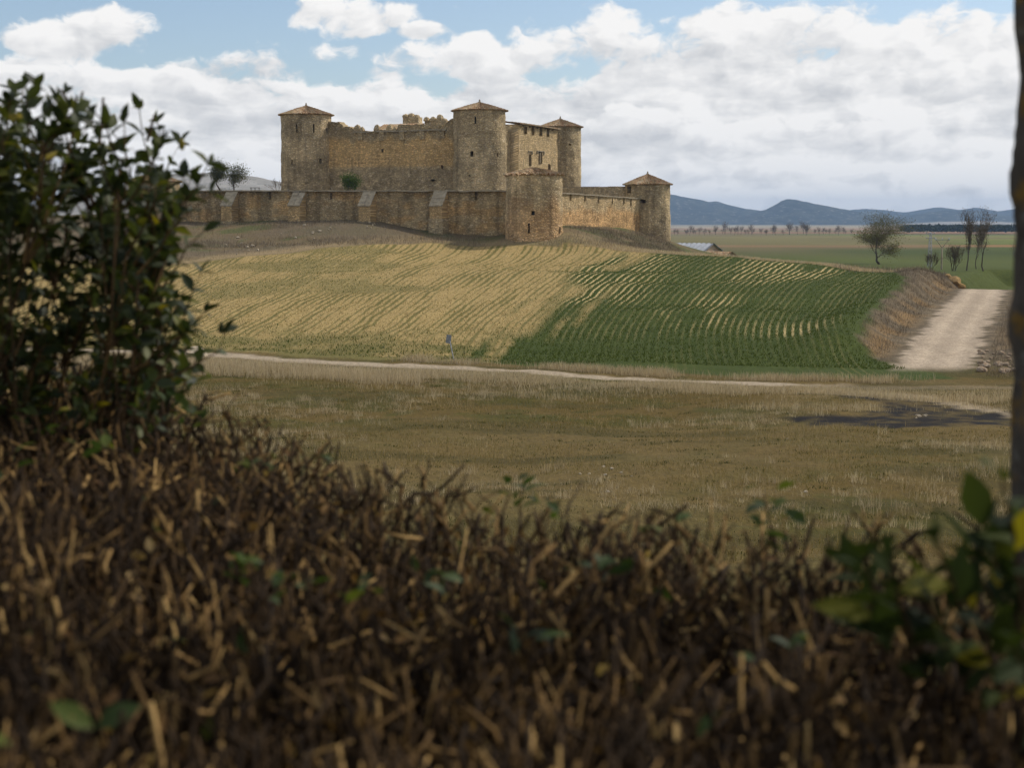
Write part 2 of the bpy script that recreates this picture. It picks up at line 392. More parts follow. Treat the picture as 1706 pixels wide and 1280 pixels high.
# colours of the ground cover
def ground_colours(X, Y):
    n1 = fbm(X * .05, Y * .05, 4, 1); n2 = fbm(X * .3, Y * .3, 4, 2); n3 = fbm(X * 1.3, Y * 1.3, 2, 4)
    c = np.empty((len(X), 3)); v = lambda a, b, d: np.array([a, b, d])
    # meadow: short brown grass with mossy green and ochre
    c[:] = v(.108, .074, .021)
    k = sst(n2 * .6 + n3 * .4, .46, .60)[:, None]; c = lerp(c, v(.060, .058, .012), k * .8)
    k = sst(n1, .50, .66)[:, None]; c = lerp(c, v(.135, .096, .036), k * .7)
    k = sst(fbm(X * .12, Y * .45, 3, 21), .52, .64)[:, None]; c = lerp(c, v(.060, .050, .015), k * .6)
    # plain beyond
    far = sst(Y, 205, 225) * 1.0
    st = fbm(X * .004 + 3, Y * .0012, 3, 8)
    Yw = Y * (1 + (fbm(X * .006, Y * .0001, 3, 31) - .5) * .16)
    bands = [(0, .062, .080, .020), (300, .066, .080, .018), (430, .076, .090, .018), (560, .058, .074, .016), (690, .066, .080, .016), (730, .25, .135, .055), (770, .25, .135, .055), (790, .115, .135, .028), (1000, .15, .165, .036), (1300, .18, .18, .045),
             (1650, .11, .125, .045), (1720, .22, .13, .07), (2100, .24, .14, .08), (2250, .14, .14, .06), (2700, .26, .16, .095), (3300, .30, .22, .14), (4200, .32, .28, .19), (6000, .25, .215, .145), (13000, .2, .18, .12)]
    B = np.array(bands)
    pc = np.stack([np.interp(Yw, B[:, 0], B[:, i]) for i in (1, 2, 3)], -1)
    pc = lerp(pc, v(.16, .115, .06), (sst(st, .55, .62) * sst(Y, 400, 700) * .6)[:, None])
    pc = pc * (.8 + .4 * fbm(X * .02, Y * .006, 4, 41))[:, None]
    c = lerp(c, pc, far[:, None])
    brush = v(.135, .104, .066); dry = v(.30, .22, .115)
    # rough ground along the field's upper edge and the castle mound
    df = sdf(X, Y, FIELD) + (n2 - .5) * 1.8
    mound = sst(Y, 178, 190) * (1 - sst(Y, 255, 275)) * (1 - sst(X, 26, 36)) * sst(-df, -.4, .6)
    c = lerp(c, lerp(v(.15, .112, .06), v(.098, .10, .04), sst(n2, .42, .6)[:, None]), mound[:, None])
    c = lerp(c, brush, (mound * sst(n1, .46, .56) * .8)[:, None])
    edge = np.exp(-((df + 2.2) / 2.6) ** 2) * sst(Y, 100, 120)
    c = lerp(c, dry, (edge * .75)[:, None])
    # road banks
    d, sp, side = seg_dist(X, Y, ROAD)
    bank = sst(10.5 - d + (n2 - .5) * 3, 0, 1.5) * sst(Y, 88, 100) * (1 - sst(Y, 186, 215)) * (df < 0.5)
    c = lerp(c, brush * np.where(n3 > .5, .8, 1.1)[:, None], bank[:, None] * .95)
    och = np.exp(-((d - 4.3) / 1.0) ** 2) * sst(n2, .38, .56) * sst(Y, 94, 100) * (1 - sst(Y, 178, 190)) * np.where(side < 0, 1, .5)
    c = lerp(c, v(.33, .19, .065), np.clip(och * .45, 0, 1)[:, None])
    # field
    inf = sst(df, -.3, .5)
    spl = np.array(SPLIT); xs = np.interp(Y, spl[:, 1], spl[:, 0])
    us = np.interp(Y, spl[:, 1], rows(spl[:, 0], spl[:, 1])); uq = rows(X, Y)
    g = sst(uq - us + (n1 - .5) * 6 + (fbm(uq * .9, Y * .04, 2, 33) - .5) * 9, -1.8, 1.8)
    low = 1 - sst(sdf(X, Y, FIELD), 1, 9)
    lowg = (1 - sst(Y, 100, 116)) * (.25 + .75 * (n2 > .46))
    g = np.maximum(g, lowg * .65 * sst(X, -45, -20))
    g = np.maximum(g, sst(n1, .60, .70) * .40)
    straw = lerp(v(.38, .275, .115), v(.31, .22, .088), n3[:, None]); green = lerp(v(.040, .058, .011), v(.060, .076, .016), n2[:, None])
    fc = lerp(straw, green, g[:, None])
    c = lerp(c, fc, inf[:, None])
    thin = sst(fbm(uq * .09 + 5, Y * .028, 3, 17), .40, .56)
    dark = np.exp(-((uq - 7.5 + (Y - 150) * .04) / 3.0) ** 2) * sst(Y, 112, 128) * .85 + (1 - sst(Y, 103, 109)) * .9
    amp = inf * g * (.15 + .85 * thin) * (1 - np.clip(dark, 0, 1)) * sst(sdf(X, Y, FIELD), .8, 2.5)
    # path, road, tar
    dp, _, _ = seg_dist(X, Y, PATH)
    pm = (1 - sst(dp + (n3 - .5) * .9 + (n2 - .5) * .8, .75, 1.3)) * (1 - .8 * sst(X + (n2 - .5) * 8, 13, 19)); c = lerp(c, v(.35, .28, .195), pm[:, None])
    rm = (1 - sst(d + (n3 - .5) * 1.0 + (n2 - .5) * 1.0, 2.05, 2.6)) * sst(Y, 90, 94) * (1 - sst(Y, 168, 173))
    c = lerp(c, lerp(v(.37, .29, .205), v(.43, .345, .25), n2[:, None]) * (1 + .10 * np.cos(np.clip(d, 0, 2.4) * 3.6 + 2.6) + .30 * (fbm(X * 1.2, Y * .14, 3, 77) - .5))[:, None], rm[:, None])
    tm = sst(sdf(X, Y, TAR) + (n3 - .5) * 1.6 + (n2 - .5) * 2.2, -.2, .6); c = lerp(c, v(.018, .016, .015), (tm * (.35 + .65 * sst(fbm(X * 2.2, Y * 1.4, 3, 45), .34, .58)))[:, None])
    de, _, _ = seg_dist(X, Y, EDGE); em = 1 - sst(de + (n3 - .5) * 1.1 + (n2 - .5), .3, .9); c = lerp(c, v(.33, .26, .17), (em * .8)[:, None])
    amp = amp * (1 - np.maximum(pm, rm))
    straws = inf * (1 - g)
    return c, amp, straws, dict(field=df, road=rm, path=pm, tar=tm, mound=mound)
GC, AMP, STRAW, GM = ground_colours(TX, TY)

def ground_mat():
    m, t, b = new_mat('ground_cover', .95, .08)
    pos = t.n.new('ShaderNodeNewGeometry').outputs['Position']
    base = t.attr('base', 'Color'); amp = t.attr('amp'); strw = t.attr('straw'); u = t.attr('row')
    px_, py_, pz_ = t.sep(pos)
    uu = u
    ph = t.m('MULTIPLY', uu, 2 * math.pi / .56)
    wave = t.m('SINE', ph)
    wn = t.n.new('ShaderNodeTexNoise'); wn.noise_dimensions = '2D'
    t.l.new(t.comb(t.m('MULTIPLY', uu, .45), t.m('MULTIPLY', py_, .03), 0), wn.inputs['Vector']); wn.inputs['Scale'].default_value = 1.0; wn.inputs['Detail'].default_value = 3
    br = t.noise(pos, 2.2, 3, .65)
    rowon = t.sm(wn.outputs['Fac'], .30, .50)
    stripe = t.m('MULTIPLY', t.m('MULTIPLY', t.sm(t.m('ADD', wave, t.m('MULTIPLY', t.m('SUBTRACT', br, .5), 1.1)), .2, .8), rowon), amp)
    col = t.mix(stripe, base, (.46, .345, .155))
    # stubble part: green regrowth between the rows
    w2 = t.n.new('ShaderNodeTexNoise'); w2.noise_dimensions = '2D'
    t.l.new(t.comb(t.m('MULTIPLY', uu, .7), t.m('MULTIPLY', py_, .035), 0), w2.inputs['Vector']); w2.inputs['Scale'].default_value = 1.0; w2.inputs['Detail'].default_value = 4; w2.inputs['Roughness'].default_value = .6
    s2 = t.m('ADD', t.m('MULTIPLY', wave, .42), t.m('ADD', t.m('MULTIPLY', t.m('SUBTRACT', w2.outputs['Fac'], .5), 2.2), t.m('MULTIPLY', t.m('SUBTRACT', br, .5), 1.0)))
    col = t.mix(t.m('MULTIPLY', t.sm(s2, -.1, .55), t.m('MULTIPLY', strw, .88)), col, (.115, .105, .030))
    near = t.noise(t.v('MULTIPLY', pos, (1.0, .45, 1)), 5.5, 5, .68); mid = t.noise(pos, 1.2, 4, .6); clod = t.noise(pos, 17., 3, .6)
    f = t.m('MAXIMUM', t.m('ADD', -.10, t.m('ADD', t.m('MULTIPLY', near, 1.35), t.m('ADD', t.m('MULTIPLY', mid, .45), t.m('MULTIPLY', clod, .4)))), .15)
    col = t.scale(col, f)
    t.l.new(col, b.inputs['Base Color'])
    bump(t, b, t.m('ADD', t.m('ADD', near, mid), t.m('MULTIPLY', clod, .4)), .6, .12)
    return m
GROUND = ground_mat()
NX, NY = len(gx), len(gy)
idx = (np.arange(NY - 1)[:, None] * NX + np.arange(NX - 1)[None]).ravel()
FQ = np.stack([idx, idx + 1, idx + NX + 1, idx + NX], -1)
ROWU = rows(TX, TY)
def fmean(a): return a[FQ].mean(1)
fy = fmean(TY); fx = fmean(TX)
zone = np.zeros(len(FQ), int)
zone[(fy > 100) & (fmean(GM['field']) < 0)] = 5                              # plain
zone[(fmean(GM['mound']) > .5)] = 4
zone[(fmean(GM['field']) > 0)] = 1
zone[fmean(GM['tar']) > .5] = 6
zone[fmean(GM['path']) > .5] = 2
zone[fmean(GM['road']) > .5] = 3
for z, nm, lb in [(0, 'meadow', 'brown short-grass meadow below the hedge'), (1, 'farm_field', 'sown hillside field with straw stubble and green crop rows'), (2, 'dirt_path', 'pale dirt path along the foot of the field'),
              (3, 'dirt_road', 'pale gravel road climbing between two banks'), (4, 'castle_mound', 'rough grassy mound under the castle walls'), (5, 'plain', 'wide plain of green and reddish farm fields'), (6, 'gravel_patch', 'black gravel patch in the brown meadow')]:
    f = FQ[zone == z]; used, inv = np.unique(f, return_inverse=True)
    V = np.stack([TX, TY, TZ], -1)[used]
    o = mk(nm, V, inv.reshape(-1, 4), GROUND, None, True, {'amp': AMP[used], 'straw': STRAW[used], 'row': ROWU[used]}, {'base': GC[used]})
    tag(o, lb, nm.replace('_', ' ').split()[-1], kind='structure')

# ------------------------------------------------------------------ hills
def hill_mat(name, c1, c2, rock, scale):
    m, t, b = new_mat(name, .95, .05)
    pos = t.n.new('ShaderNodeNewGeometry').outputs['Position']
    n = t.noise(pos, scale, 6, .65); k = t.noise(t.v('MULTIPLY', pos, (1, .5, 2.5)), scale * 4, 4, .6)
    col = t.mix(t.sm(n, .4, .62), c1, c2); col = t.mix(t.m('MULTIPLY', t.sm(k, .56, .68), .8), col, rock)
    t.l.new(col, b.inputs['Base Color']); return m
def hill(name, prof, Y0, W, mat, label, seed, rough=.10, base=-26):
    """ridge with the skyline prof [(px,py)...] at distance Y0 and half depth W"""
    P = np.array([at(px, py, Y0)[:] for px, py in prof]); xs = np.linspace(P[0, 0], P[-1, 0], 260)
    zt = np.interp(xs, P[:, 0], P[:, 2]); kk = np.ones(5) / 5; zt = np.convolve(np.pad(zt, 2, 'edge'), kk, 'valid')
    v = np.linspace(-1, 1, 60); X, T = np.meshgrid(xs, v)
    bell = (1 - np.abs(T) ** 1.25) ** 1.0
    H = np.clip(zt[None] - base, 0, None)
    spur = 1 - rough * 4 * (1 - bell) * np.abs(fbm(X / W * 5, T * 1.2, 4, seed) - .5) * 2
    Z = base + H * bell * spur + H * (fbm(X / W * 14, T * 7, 4, seed + 5) - .5) * rough
    V = np.stack([X + T * W * .15, Y0 + T * W, Z], -1).reshape(-1, 3)
    n = len(xs); i = (np.arange(len(v) - 1)[:, None] * n + np.arange(n - 1)[None]).ravel()
    o = mk(name, V, np.stack([i, i + 1, i + n + 1, i + n], -1), mat, None, True)
    return tag(o, label, 'hill', kind='structure')
SCRUB = hill_mat('scrub_hills', (.030, .040, .036), (.062, .070, .055), (.24, .23, .21), .010)
BAREH = hill_mat('bare_hill', (.26, .245, .215), (.33, .31, .28), (.17, .165, .135), .03)
hill('hills', [(1330, 372), (1400, 352), (1440, 348), (1475, 350), (1510, 354), (1560, 345), (1600, 350), (1625, 345), (1660, 352), (1700, 348), (1800, 340), (1950, 372)], 9000, 1500, SCRUB, 'far blue ridge on the horizon', 3)
hill('hills', [(880, 372), (960, 335), (1050, 318), (1116, 322), (1150, 329), (1185, 337), (1192, 334), (1215, 341), (1240, 347), (1262, 350), (1290, 353), (1400, 366), (1500, 374)], 7600, 1100, SCRUB, 'long rocky ridge behind the round corner tower', 7)
hill('hills', [(1180, 375), (1240, 360), (1275, 349), (1300, 336), (1312, 331.5), (1330, 333), (1360, 339), (1400, 347), (1440, 355), (1480, 364), (1530, 372), (1560, 376)], 7000, 700, SCRUB, 'pointed blue hill in the middle of the ridge', 11)
hill('hills', [(1400, 374), (1470, 366), (1530, 356), (1575, 350), (1630, 352), (1665, 359), (1720, 364), (1800, 372)], 7400, 700, SCRUB, 'low rounded blue hills beside the pine wood', 15)
hill('hills', [(1480, 374), (1580, 369), (1640, 368.5), (1700, 371), (1760, 374)], 5200, 300, BAREH, 'pale low fields rising before the blue hills', 19)
hill('hills', [(120, 330), (230, 300), (300, 288), (340, 287), (380, 289), (430, 295), (475, 304), (540, 318), (640, 350), (720, 372)], 1900, 330, BAREH, 'bare pale grey hill behind the outer wall', 23, rough=.04)

# ------------------------------------------------------------------ castle
TH = R(24); E1 = np.array([math.cos(TH), -math.sin(TH)]); E2 = np.array([math.sin(TH), math.cos(TH)])
def recess(name, frame, parent, mat, w, h, depth, arch=False):
    """open-fronted niche: frame(u,v,d)->xyz with d measured inwards"""
    pts = [(-w / 2, 0), (w / 2, 0), (w / 2, h), (-w / 2, h)]
    if arch: pts = [(-w / 2, 0), (w / 2, 0), (w / 2, h * .75), (w * .28, h * .93), (0, h), (-w * .28, h * .93), (-w / 2, h * .75)]
    n = len(pts); V = [frame(u, v, -.03) for u, v in pts] + [frame(u, v, depth) for u, v in pts]
    F4 = np.array([[i, (i + 1) % n, n + (i + 1) % n, n + i] for i in range(n)]); Fb = np.array([[n + i for i in range(n)]])
    uv = [(p[0] * 1., p[1] * 1.) for p in pts] * 2
    return mk(name, V, [F4, Fb], mat, parent, False, cols={'tint': np.full((2 * n, 3), .8)}, uv=uv)  # niche stone tinted darker: recess shade put into the colour

def tower(parent, cx, cy, r, z0, z1, holes=(), tint=None, name='tower', batter=.25, seed=0, rag=0.):
    nph = 112; nz = max(20, int((z1 - z0) / .27))
    ph = np.linspace(0, 2 * math.pi, nph, endpoint=False); zz = np.linspace(z0, z1, nz + 1)
    A, Z = np.meshgrid(ph, zz); arc = A * r
    rr = r + batter * (1 - (Z - z0) / (z1 - z0)) ** 1.5
    per = np.cos(A) * 3 + 11; per2 = np.sin(A) * 3 + 7
    rr = rr + (fbm(per * 1.2 + Z * .35, per2 * 1.2 + Z * .8 + seed, 4, seed) - .5) * .28 + (hash2(np.floor(A * 12), np.floor(Z * 3), seed) - .5) * .05
    Zr = Z.copy(); Zr[-1] += rag * (fbm(per[-1] * 3, per2[-1] * 3, 3, seed + 2) - .5)
    V = np.stack([cx + rr * np.sin(A), cy - rr * np.cos(A), Zr], -1).reshape(-1, 3)
    i = np.arange(nz)[:, None] * nph + np.arange(nph)[None]; j = np.arange(nz)[:, None] * nph + (np.arange(nph)[None] + 1) % nph
    Fq = np.stack([i, j, j + nph, i + nph], -1).reshape(-1, 4)
    fA = (A[:-1] + math.pi / nph); fZ = (Z[:-1] + Z[1:]) / 2
    keep = np.ones(fA.shape, bool)
    for (a, zc, w, h, kd) in holes:
        da = np.abs((fA - a + math.pi) % (2 * math.pi) - math.pi) * r
        keep &= ~((da < max(w / 2, .505 * 2 * math.pi * r / nph)) & (np.abs(fZ - zc) < h / 2))
    T = np.ones((V.shape[0], 3)) if tint is None else tint(A.ravel(), Z.ravel())
    # last column must not wrap the stone pattern: pattern runs on arc length, seam is on the far side
    Aw = (A + math.pi) % (2 * math.pi)
    uv = np.stack([Aw.ravel() * r + seed * 13.7, Z.ravel()], -1)
    o = mk(name, V, Fq[keep.ravel()], STONE, parent, True, cols={'tint': T}, uv=uv)
    for (a, zc, w, h, kd) in holes:
        # snap to the grid cells that were opened
        da = np.abs((fA[0] - a + math.pi) % (2 * math.pi) - math.pi) * r; ks = np.where(da < max(w / 2, .505 * 2 * math.pi * r / nph))[0]; kz = np.where(np.abs(fZ[:, 0] - zc) < h / 2)[0]
        if not len(ks) or not len(kz): continue
        aa = np.unwrap(ph[ks]).mean() + math.pi / nph; ww = len(ks) * 2 * math.pi / nph * r * 1.06; zb = zz[kz[0]]; hh = zz[kz[-1] + 1] - zb
        rb = r + batter * (1 - (zc - z0) / (z1 - z0)) ** 1.5
        er = np.array([math.sin(aa), -math.cos(aa)]); et = np.array([math.cos(aa), math.sin(aa)])
        recess(kd, lambda u, v, d, er=er, et=et, zb=zb, rb=rb: (cx + er[0] * (rb - d) + et[0] * u, cy + er[1] * (rb - d) + et[1] * u, zb + v), o, STONE, ww, hh, 1.8)
    return o
def cone_roof(parent, cx, cy, r, z, h, over=.42, seed=0, rough=.03, finial=True, name='roof', nrow=9):
    ribs = int(2 * math.pi * (r + over) / .30); sub = 4; nph = ribs * sub
    a = np.arange(nph) / nph * 2 * math.pi; Ro = r + over
    V = []; uv = []; rowsn = nrow * 2
    for k in range(nrow):
        for e in (0, 1):
            t0 = (k + (0 if e == 0 else 1.0)) / nrow; t0 = min(t0, .985)
            rad = Ro * (1 - t0) + .04
            wave = .075 * np.cos(a * ribs) * min(1, rad / (Ro * .35))
            lift = .045 if e == 0 else 0.0
            jit = rough * (hash2(np.floor(np.arange(nph) / sub), k, seed) - .5) * 2
            V.append(np.stack([cx + (rad + (jit if e == 0 else 0)) * np.sin(a), cy - (rad + (jit if e == 0 else 0)) * np.cos(a), z + h * t0 + wave + lift + jit * 1.2], -1))
            uv.append(np.stack([np.arange(nph) / sub + .5 * 0, np.full(nph, k + (.1 if e == 0 else .9)) + seed * 31], -1))
    # soffit ring
    V.append(np.stack([cx + (r - .15) * np.sin(a), cy - (r - .15) * np.cos(a), np.full(nph, z - .12)], -1)); uv.append(uv[0])
    V = np.concatenate(V); uv = np.concatenate(uv)
    F4 = []
    for k in range(rowsn - 1):
        i = k * nph + np.arange(nph); j = k * nph + (np.arange(nph) + 1) % nph; F4.append(np.stack([i, j, j + nph, i + nph], -1))
    s0 = rowsn * nph; i = np.arange(nph); j = (i + 1) % nph; F4.append(np.stack([s0 + i, s0 + j, j, i], -1))
    ro = mk(name, V, np.concatenate(F4), TILES, parent, False, uv=uv)
    if finial:
        prof = [(.18, -.1), (.24, .04), (.15, .10), (.10, .22), (.14, .28), (.11, .36), (.02, .46)]
        lathe('finial', cx, cy, z + h + .02, prof, COPING, ro)
    return ro
def lathe(name, cx, cy, z, prof, mat, parent=None, n=10):
    a = np.arange(n) / n * 2 * math.pi
    V = np.concatenate([np.stack([cx + r * np.cos(a), cy + r * np.sin(a), np.full(n, z + h)], -1) for r, h in prof]); F4 = []
    for k in range(len(prof) - 1):
        i = k * n + np.arange(n); j = k * n + (np.arange(n) + 1) % n; F4.append(np.stack([i, j, j + n, i + n], -1))
    return mk(name, V, np.concatenate(F4), mat, parent, True)

def wall(parent, p0, p1, top, bot, thick, name='wall', holes=(), ledge=None, tint=None, seed=0, rag=.12, mat=None, amp=1.):
    """masonry wall between plan points; outside is to the right of p0->p1. top/bot functions of s; ledge=(z, setback)"""
    p0 = np.array(p0[:2], float); p1 = np.array(p1[:2], float); L = np.linalg.norm(p1 - p0); e = (p1 - p0) / L; n = np.array([e[1], -e[0]])
    ns = max(4, int(L / .30)); s = np.linspace(0, L, ns + 1); zt = np.array([top(x) for x in s]); zb = np.array([bot(x) for x in s])
    zt = zt + rag * (fbm(s * 1.3, s * 0 + seed, 3, seed) - .5) * 2
    zmin = zb.min(); zmax = zt.max(); nv = max(10, int((zmax - zmin) / .27))
    vz = np.linspace(zmin, zmax, nv + 1)
    S, Z = np.meshgrid(s, vz)
    Zc = np.minimum(Z, zt[None])
    off = np.zeros_like(S)
    if ledge: off = np.where(Zc > ledge[0] + .05, -ledge[1], 0.)
    off = off + ((fbm(S * .5, Z * .5 + seed, 4, seed) - .5) * .30 + (hash2(np.floor(S * 2.2), np.floor(Z * 3.3), seed) - .5) * .05) * amp
    XY = p0[None, None] + e * S[..., None] + n * off[..., None]
    V = np.concatenate([XY, Zc[..., None]], -1).reshape(-1, 3); m = ns + 1
    i = (np.arange(nv)[:, None] * m + np.arange(ns)[None]); Fq = np.stack([i, i + 1, i + m + 1, i + m], -1).reshape(-1, 4)
    fS = (S[:-1, :-1] + S[:-1, 1:]) / 2; fZ = (Z[:-1, :-1] + Z[1:, :-1]) / 2
    keep = (Zc[1:, :-1] - Zc[:-1, :-1] > 1e-4) | (Zc[1:, 1:] - Zc[:-1, 1:] > 1e-4)
    for (hs, hz, w, h, kd) in holes: keep &= ~((np.abs(fS - hs) < w / 2 + .01) & (np.abs(fZ - hz) < h / 2 + .01))
    # top and back
    topi = nv * m + np.arange(m); b0 = len(V)
    bt = np.concatenate([p0[None] + e * s[:, None] - n * thick, zt[:, None]], -1); bb = bt.copy(); bb[:, 2] = zmin
    V = np.concatenate([V, bt, bb]); k = np.arange(ns)
    Ft = np.stack([topi[k], topi[k + 1], b0 + k + 1, b0 + k], -1); Fb = np.stack([b0 + k, b0 + k + 1, b0 + m + k + 1, b0 + m + k], -1)
    Fe = np.array([[0, nv * m, b0, b0 + m], [ns, b0 + m + ns, b0 + ns, nv * m + ns]])
    uvs = np.concatenate([np.stack([S.ravel() + seed * 17.3, Zc.ravel()], -1), np.stack([s + seed * 17.3, zt + .8], -1), np.stack([s + seed * 17.3, np.full(m, zmin)], -1)])
    T = np.ones((len(V), 3))
    if tint is not None: T[:S.size] = tint(S.ravel(), Zc.ravel())
    o = mk(name, V, [Fq[keep.ravel()], Ft, Fb, Fe], mat or STONE, parent, True, cols={'tint': T}, uv=uvs)
    for (hs, hz, w, h, kd) in holes:
        ks = np.where(np.abs(fS[0] - hs) < w / 2 + .01)[0]; kz = np.where(np.abs(fZ[:, 0] - hz) < h / 2 + .01)[0]
        if not len(ks) or not len(kz): continue
        s0, s1 = s[ks[0]], s[ks[-1] + 1]; z0, z1 = vz[kz[0]], vz[kz[-1] + 1]; sm_ = (s0 + s1) / 2
        of = -ledge[1] if ledge and z0 > ledge[0] else 0
        recess(kd, lambda u, v, d, sm_=sm_, z0=z0, of=of: (*(p0 + e * (sm_ + u) + n * (of - d + .08)), z0 + v), o, STONE, (s1 - s0) * 1.05, (z1 - z0) * 1.0, 1.6, arch=kd == 'window')
    return o
def box_pts(V, F, c, ex, ey, ez, h):
    """append an oriented box: centre of base c, half axes ex, ey (2d), height h"""
    b = len(V)
    for z in (0, h):
        for sx, sy in ((-1, -1), (1, -1), (1, 1), (-1, 1)):
            V.append((c[0] + sx * ex[0] + sy * ey[0], c[1] + sx * ex[1] + sy * ey[1], c[2] + z))
    F += [[b, b + 1, b + 5, b + 4], [b + 1, b + 2, b + 6, b + 5], [b + 2, b + 3, b + 7, b + 6], [b + 3, b, b + 4, b + 7], [b + 4, b + 5, b + 6, b + 7], [b + 3, b + 2, b + 1, b]]
def merlon(parent, x, y, z, w, d, h, tip, name='merlon'):
    ex = E1 * w / 2; ey = E2 * d / 2; V = []; Fq = []
    box_pts(V, Fq, (x, y, z), ex, ey, None, h)
    b = len(V); V.append((x, y, z + h + tip)); mid = []
    for sx, sy in ((-1, -1), (1, -1), (1, 1), (-1, 1)):
        mid.append(len(V)); V.append((x + (sx * ex[0] + sy * ey[0]) * .62, y + (sx * ex[1] + sy * ey[1]) * .62, z + h + tip * .68))
    Fq = [f for i, f in enumerate(Fq) if i != 4]
    for i in range(4): Fq.append([4 + i, 4 + (i + 1) % 4, mid[(i + 1) % 4], mid[i]])
    tri = [[mid[i], mid[(i + 1) % 4], b] for i in range(4)]
    V = np.array(V); V += (RNG.random(V.shape) - .5) * .09
    uv = np.stack([V[:, 0] * 1.0 + V[:, 1] * .4, V[:, 2]], -1)
    return mk(name, V, [np.array(Fq), np.array(tri)], STONE, parent, False, cols={'tint': np.full((len(V), 3), .95)}, uv=uv)
def along(base, d, px, py=300):
    """plan point where the pixel column px meets the line base + s*d"""
    a = ray(px, py)[0]; return (a * base[1] - base[0]) / (d[0] - a * d[1])

# tints: stains and plaster bands that belong to the masonry
def tint_front_wall(S, Z):
    T = np.ones((len(S), 3)); n = fbm(S * .35, Z * .5, 4, 51); n2 = fbm(S * .9, Z * .25, 3, 52)
    band = sst(Z, 8.1 + (n.mean() - .5), 8.7) * (1 - sst(Z + (n2 - .5) * 2.5, 12.4, 13.4)); T = T * (1 + band[:, None] * (np.array([1.16, 1.04, .86]) - 1))
    lowp = (1 - sst(Z + (n - .5) * 1.6, 7.8, 8.6)); T = T * (1 + lowp[:, None] * (np.array([.74, .75, .78]) - 1))
    tp = sst(Z + (n2 - .5) * 2.6, 12.5, 13.8); T = T * (1 + tp[:, None] * (np.array([.72, .73, .74]) - 1))
    dots = (np.abs((S % .62) - .31) < .13) & (np.abs((Z % .55) - .27) < .10) & (Z > 8.7) & (Z < 10.0) & (S > 1) & (S < 17); T[dots] *= .62
    pal = sst(fbm(S * 1.6, Z * 1.6, 3, 53), .62, .70) * (Z < 7.6); T = T * (1 + pal[:, None] * .5)
    return T * np.array([.98, .96, .92])
def tint_tower(seed, red=0., lvl=0., gain=1.0):
    def f(A, Z):
        n = fbm(A * 1.4, Z * .35, 4, seed); n2 = fbm(A * 5, Z * .10, 3, seed + 3)
        T = np.ones((len(A), 3)) * gain
        T *= (1 + (sst(n, .40, .66) - .5) * .34)[:, None]
        T *= lerp(1, .74, sst(n2, .50, .70))[:, None]
        if red: T = T * (1 + ((1 - sst(Z + (n - .5) * 5, lvl, lvl + 3.0)) * red)[:, None] * (np.array([1.08, .92, .80]) - 1))
        return T
    return f
def tint_outer(S, Z):
    n = fbm(S * .22, Z * .5, 4, 61); n2 = fbm(S * 1.1, Z * .12, 3, 62); n3 = fbm(S * .5, Z * .9, 3, 63)
    T = np.ones((len(S), 3)) * np.array([.90, .87, .82])
    T = T * (1 + sst(n3, .5, .66)[:, None] * (np.array([1.12, .99, .84]) - 1))
    T = T * lerp(1, .66, sst(n2 + (Z - 1.0) * .03, .50, .66))[:, None]
    T = T * lerp(1, .80, sst(n, .52, .68))[:, None]
    return T
def tint_right(S, Z):
    n = fbm(S * .3, Z * .5, 4, 71); n3 = fbm(S * .9, Z * .9, 3, 73)
    T = np.ones((len(S), 3)) * np.array([1.06, 1.02, .96])
    lo = 1 - sst(Z + (n - .5) * 3.0, 1.0, 2.4); T = T * (1 + lo[:, None] * (np.array([1.08, .92, .78]) - 1))
    T = T * lerp(1, .66, sst(n3, .56, .70) * (Z < 2))[:, None]
    return T

# ---- inner castle
MID = np.array([xof(799.5, 235), 235.]); sL = 31.2; LEFT = MID - E1 * sL; sB = 33.0; BACK = MID + E2 * sB; BL4 = LEFT + E2 * sB
castle = thing('castle', (float(MID[0]), float(MID[1]), 0), 'ochre stone castle with three round tile-roofed towers, rising inside the long outer wall', 'castle')
castle.location = (0, 0, 0)
def angx(px, cx, cy, r):
    """angle on a round tower (0 = facing the camera side, -Y) whose surface shows at pixel column px"""
    return math.asin(max(-1, min(1, (px / 1.0 - cx) / r))) if False else 0
def tang(c, r, px):
    a = ray(px, 300)[0]; best = min(np.linspace(-1.5, 1.5, 601), key=lambda t: abs((c[0] + r * math.sin(t)) - a * (c[1] - r * math.cos(t)))); return float(best)
def zt_(py, c, r, t=0): return zof(py, c[1] - r * math.cos(t))
rL = 4.1; rM = 4.0; rB = 3.6
def slit(c, r, px, py, w, h, kd='arrow_slit'):
    t = tang(c, r, px); return (t, zt_(py, c, r, t), w, h, kd)
tw = tower(castle, *LEFT, rL, -.5, zof(192, LEFT[1]), [slit(LEFT, rL, 496, 214, .28, 1.2), slit(LEFT, rL, 524, 214, .28, 1.2), slit(LEFT, rL, 546, 218, .28, .8), slit(LEFT, rL, 487, 270, .3, .8), slit(LEFT, rL, 534, 269, .3, .9)], tint_tower(3, gain=.92), seed=1)
tag(tw, 'round tower at the end of the straight curtain wall')
cone_roof(tw, *LEFT, rL, zof(192, LEFT[1]), 1.55, seed=1)
tw = tower(castle, *MID, rM, -.5, zof(185, MID[1]), [slit(MID, rM, 793, 200, .28, .9), slit(MID, rM, 786, 255, .42, .8), slit(MID, rM, 829, 258, .3, .5), slit(MID, rM, 782, 291, .2, .3)], tint_tower(8, gain=.98), seed=2)
tag(tw, 'broad round tower between the two castle walls')
cone_roof(tw, *MID, rM, zof(185, MID[1]), 1.35, seed=2)
tw = tower(castle, *BACK, rB, -2, zof(212, BACK[1]), [slit(BACK, rB, 949, 241, .3, .4)], tint_tower(13, gain=1.02), seed=3)
tag(tw, 'round tower beside the windowed block')
cone_roof(tw, *BACK, rB, zof(212, BACK[1]), 1.45, seed=3)
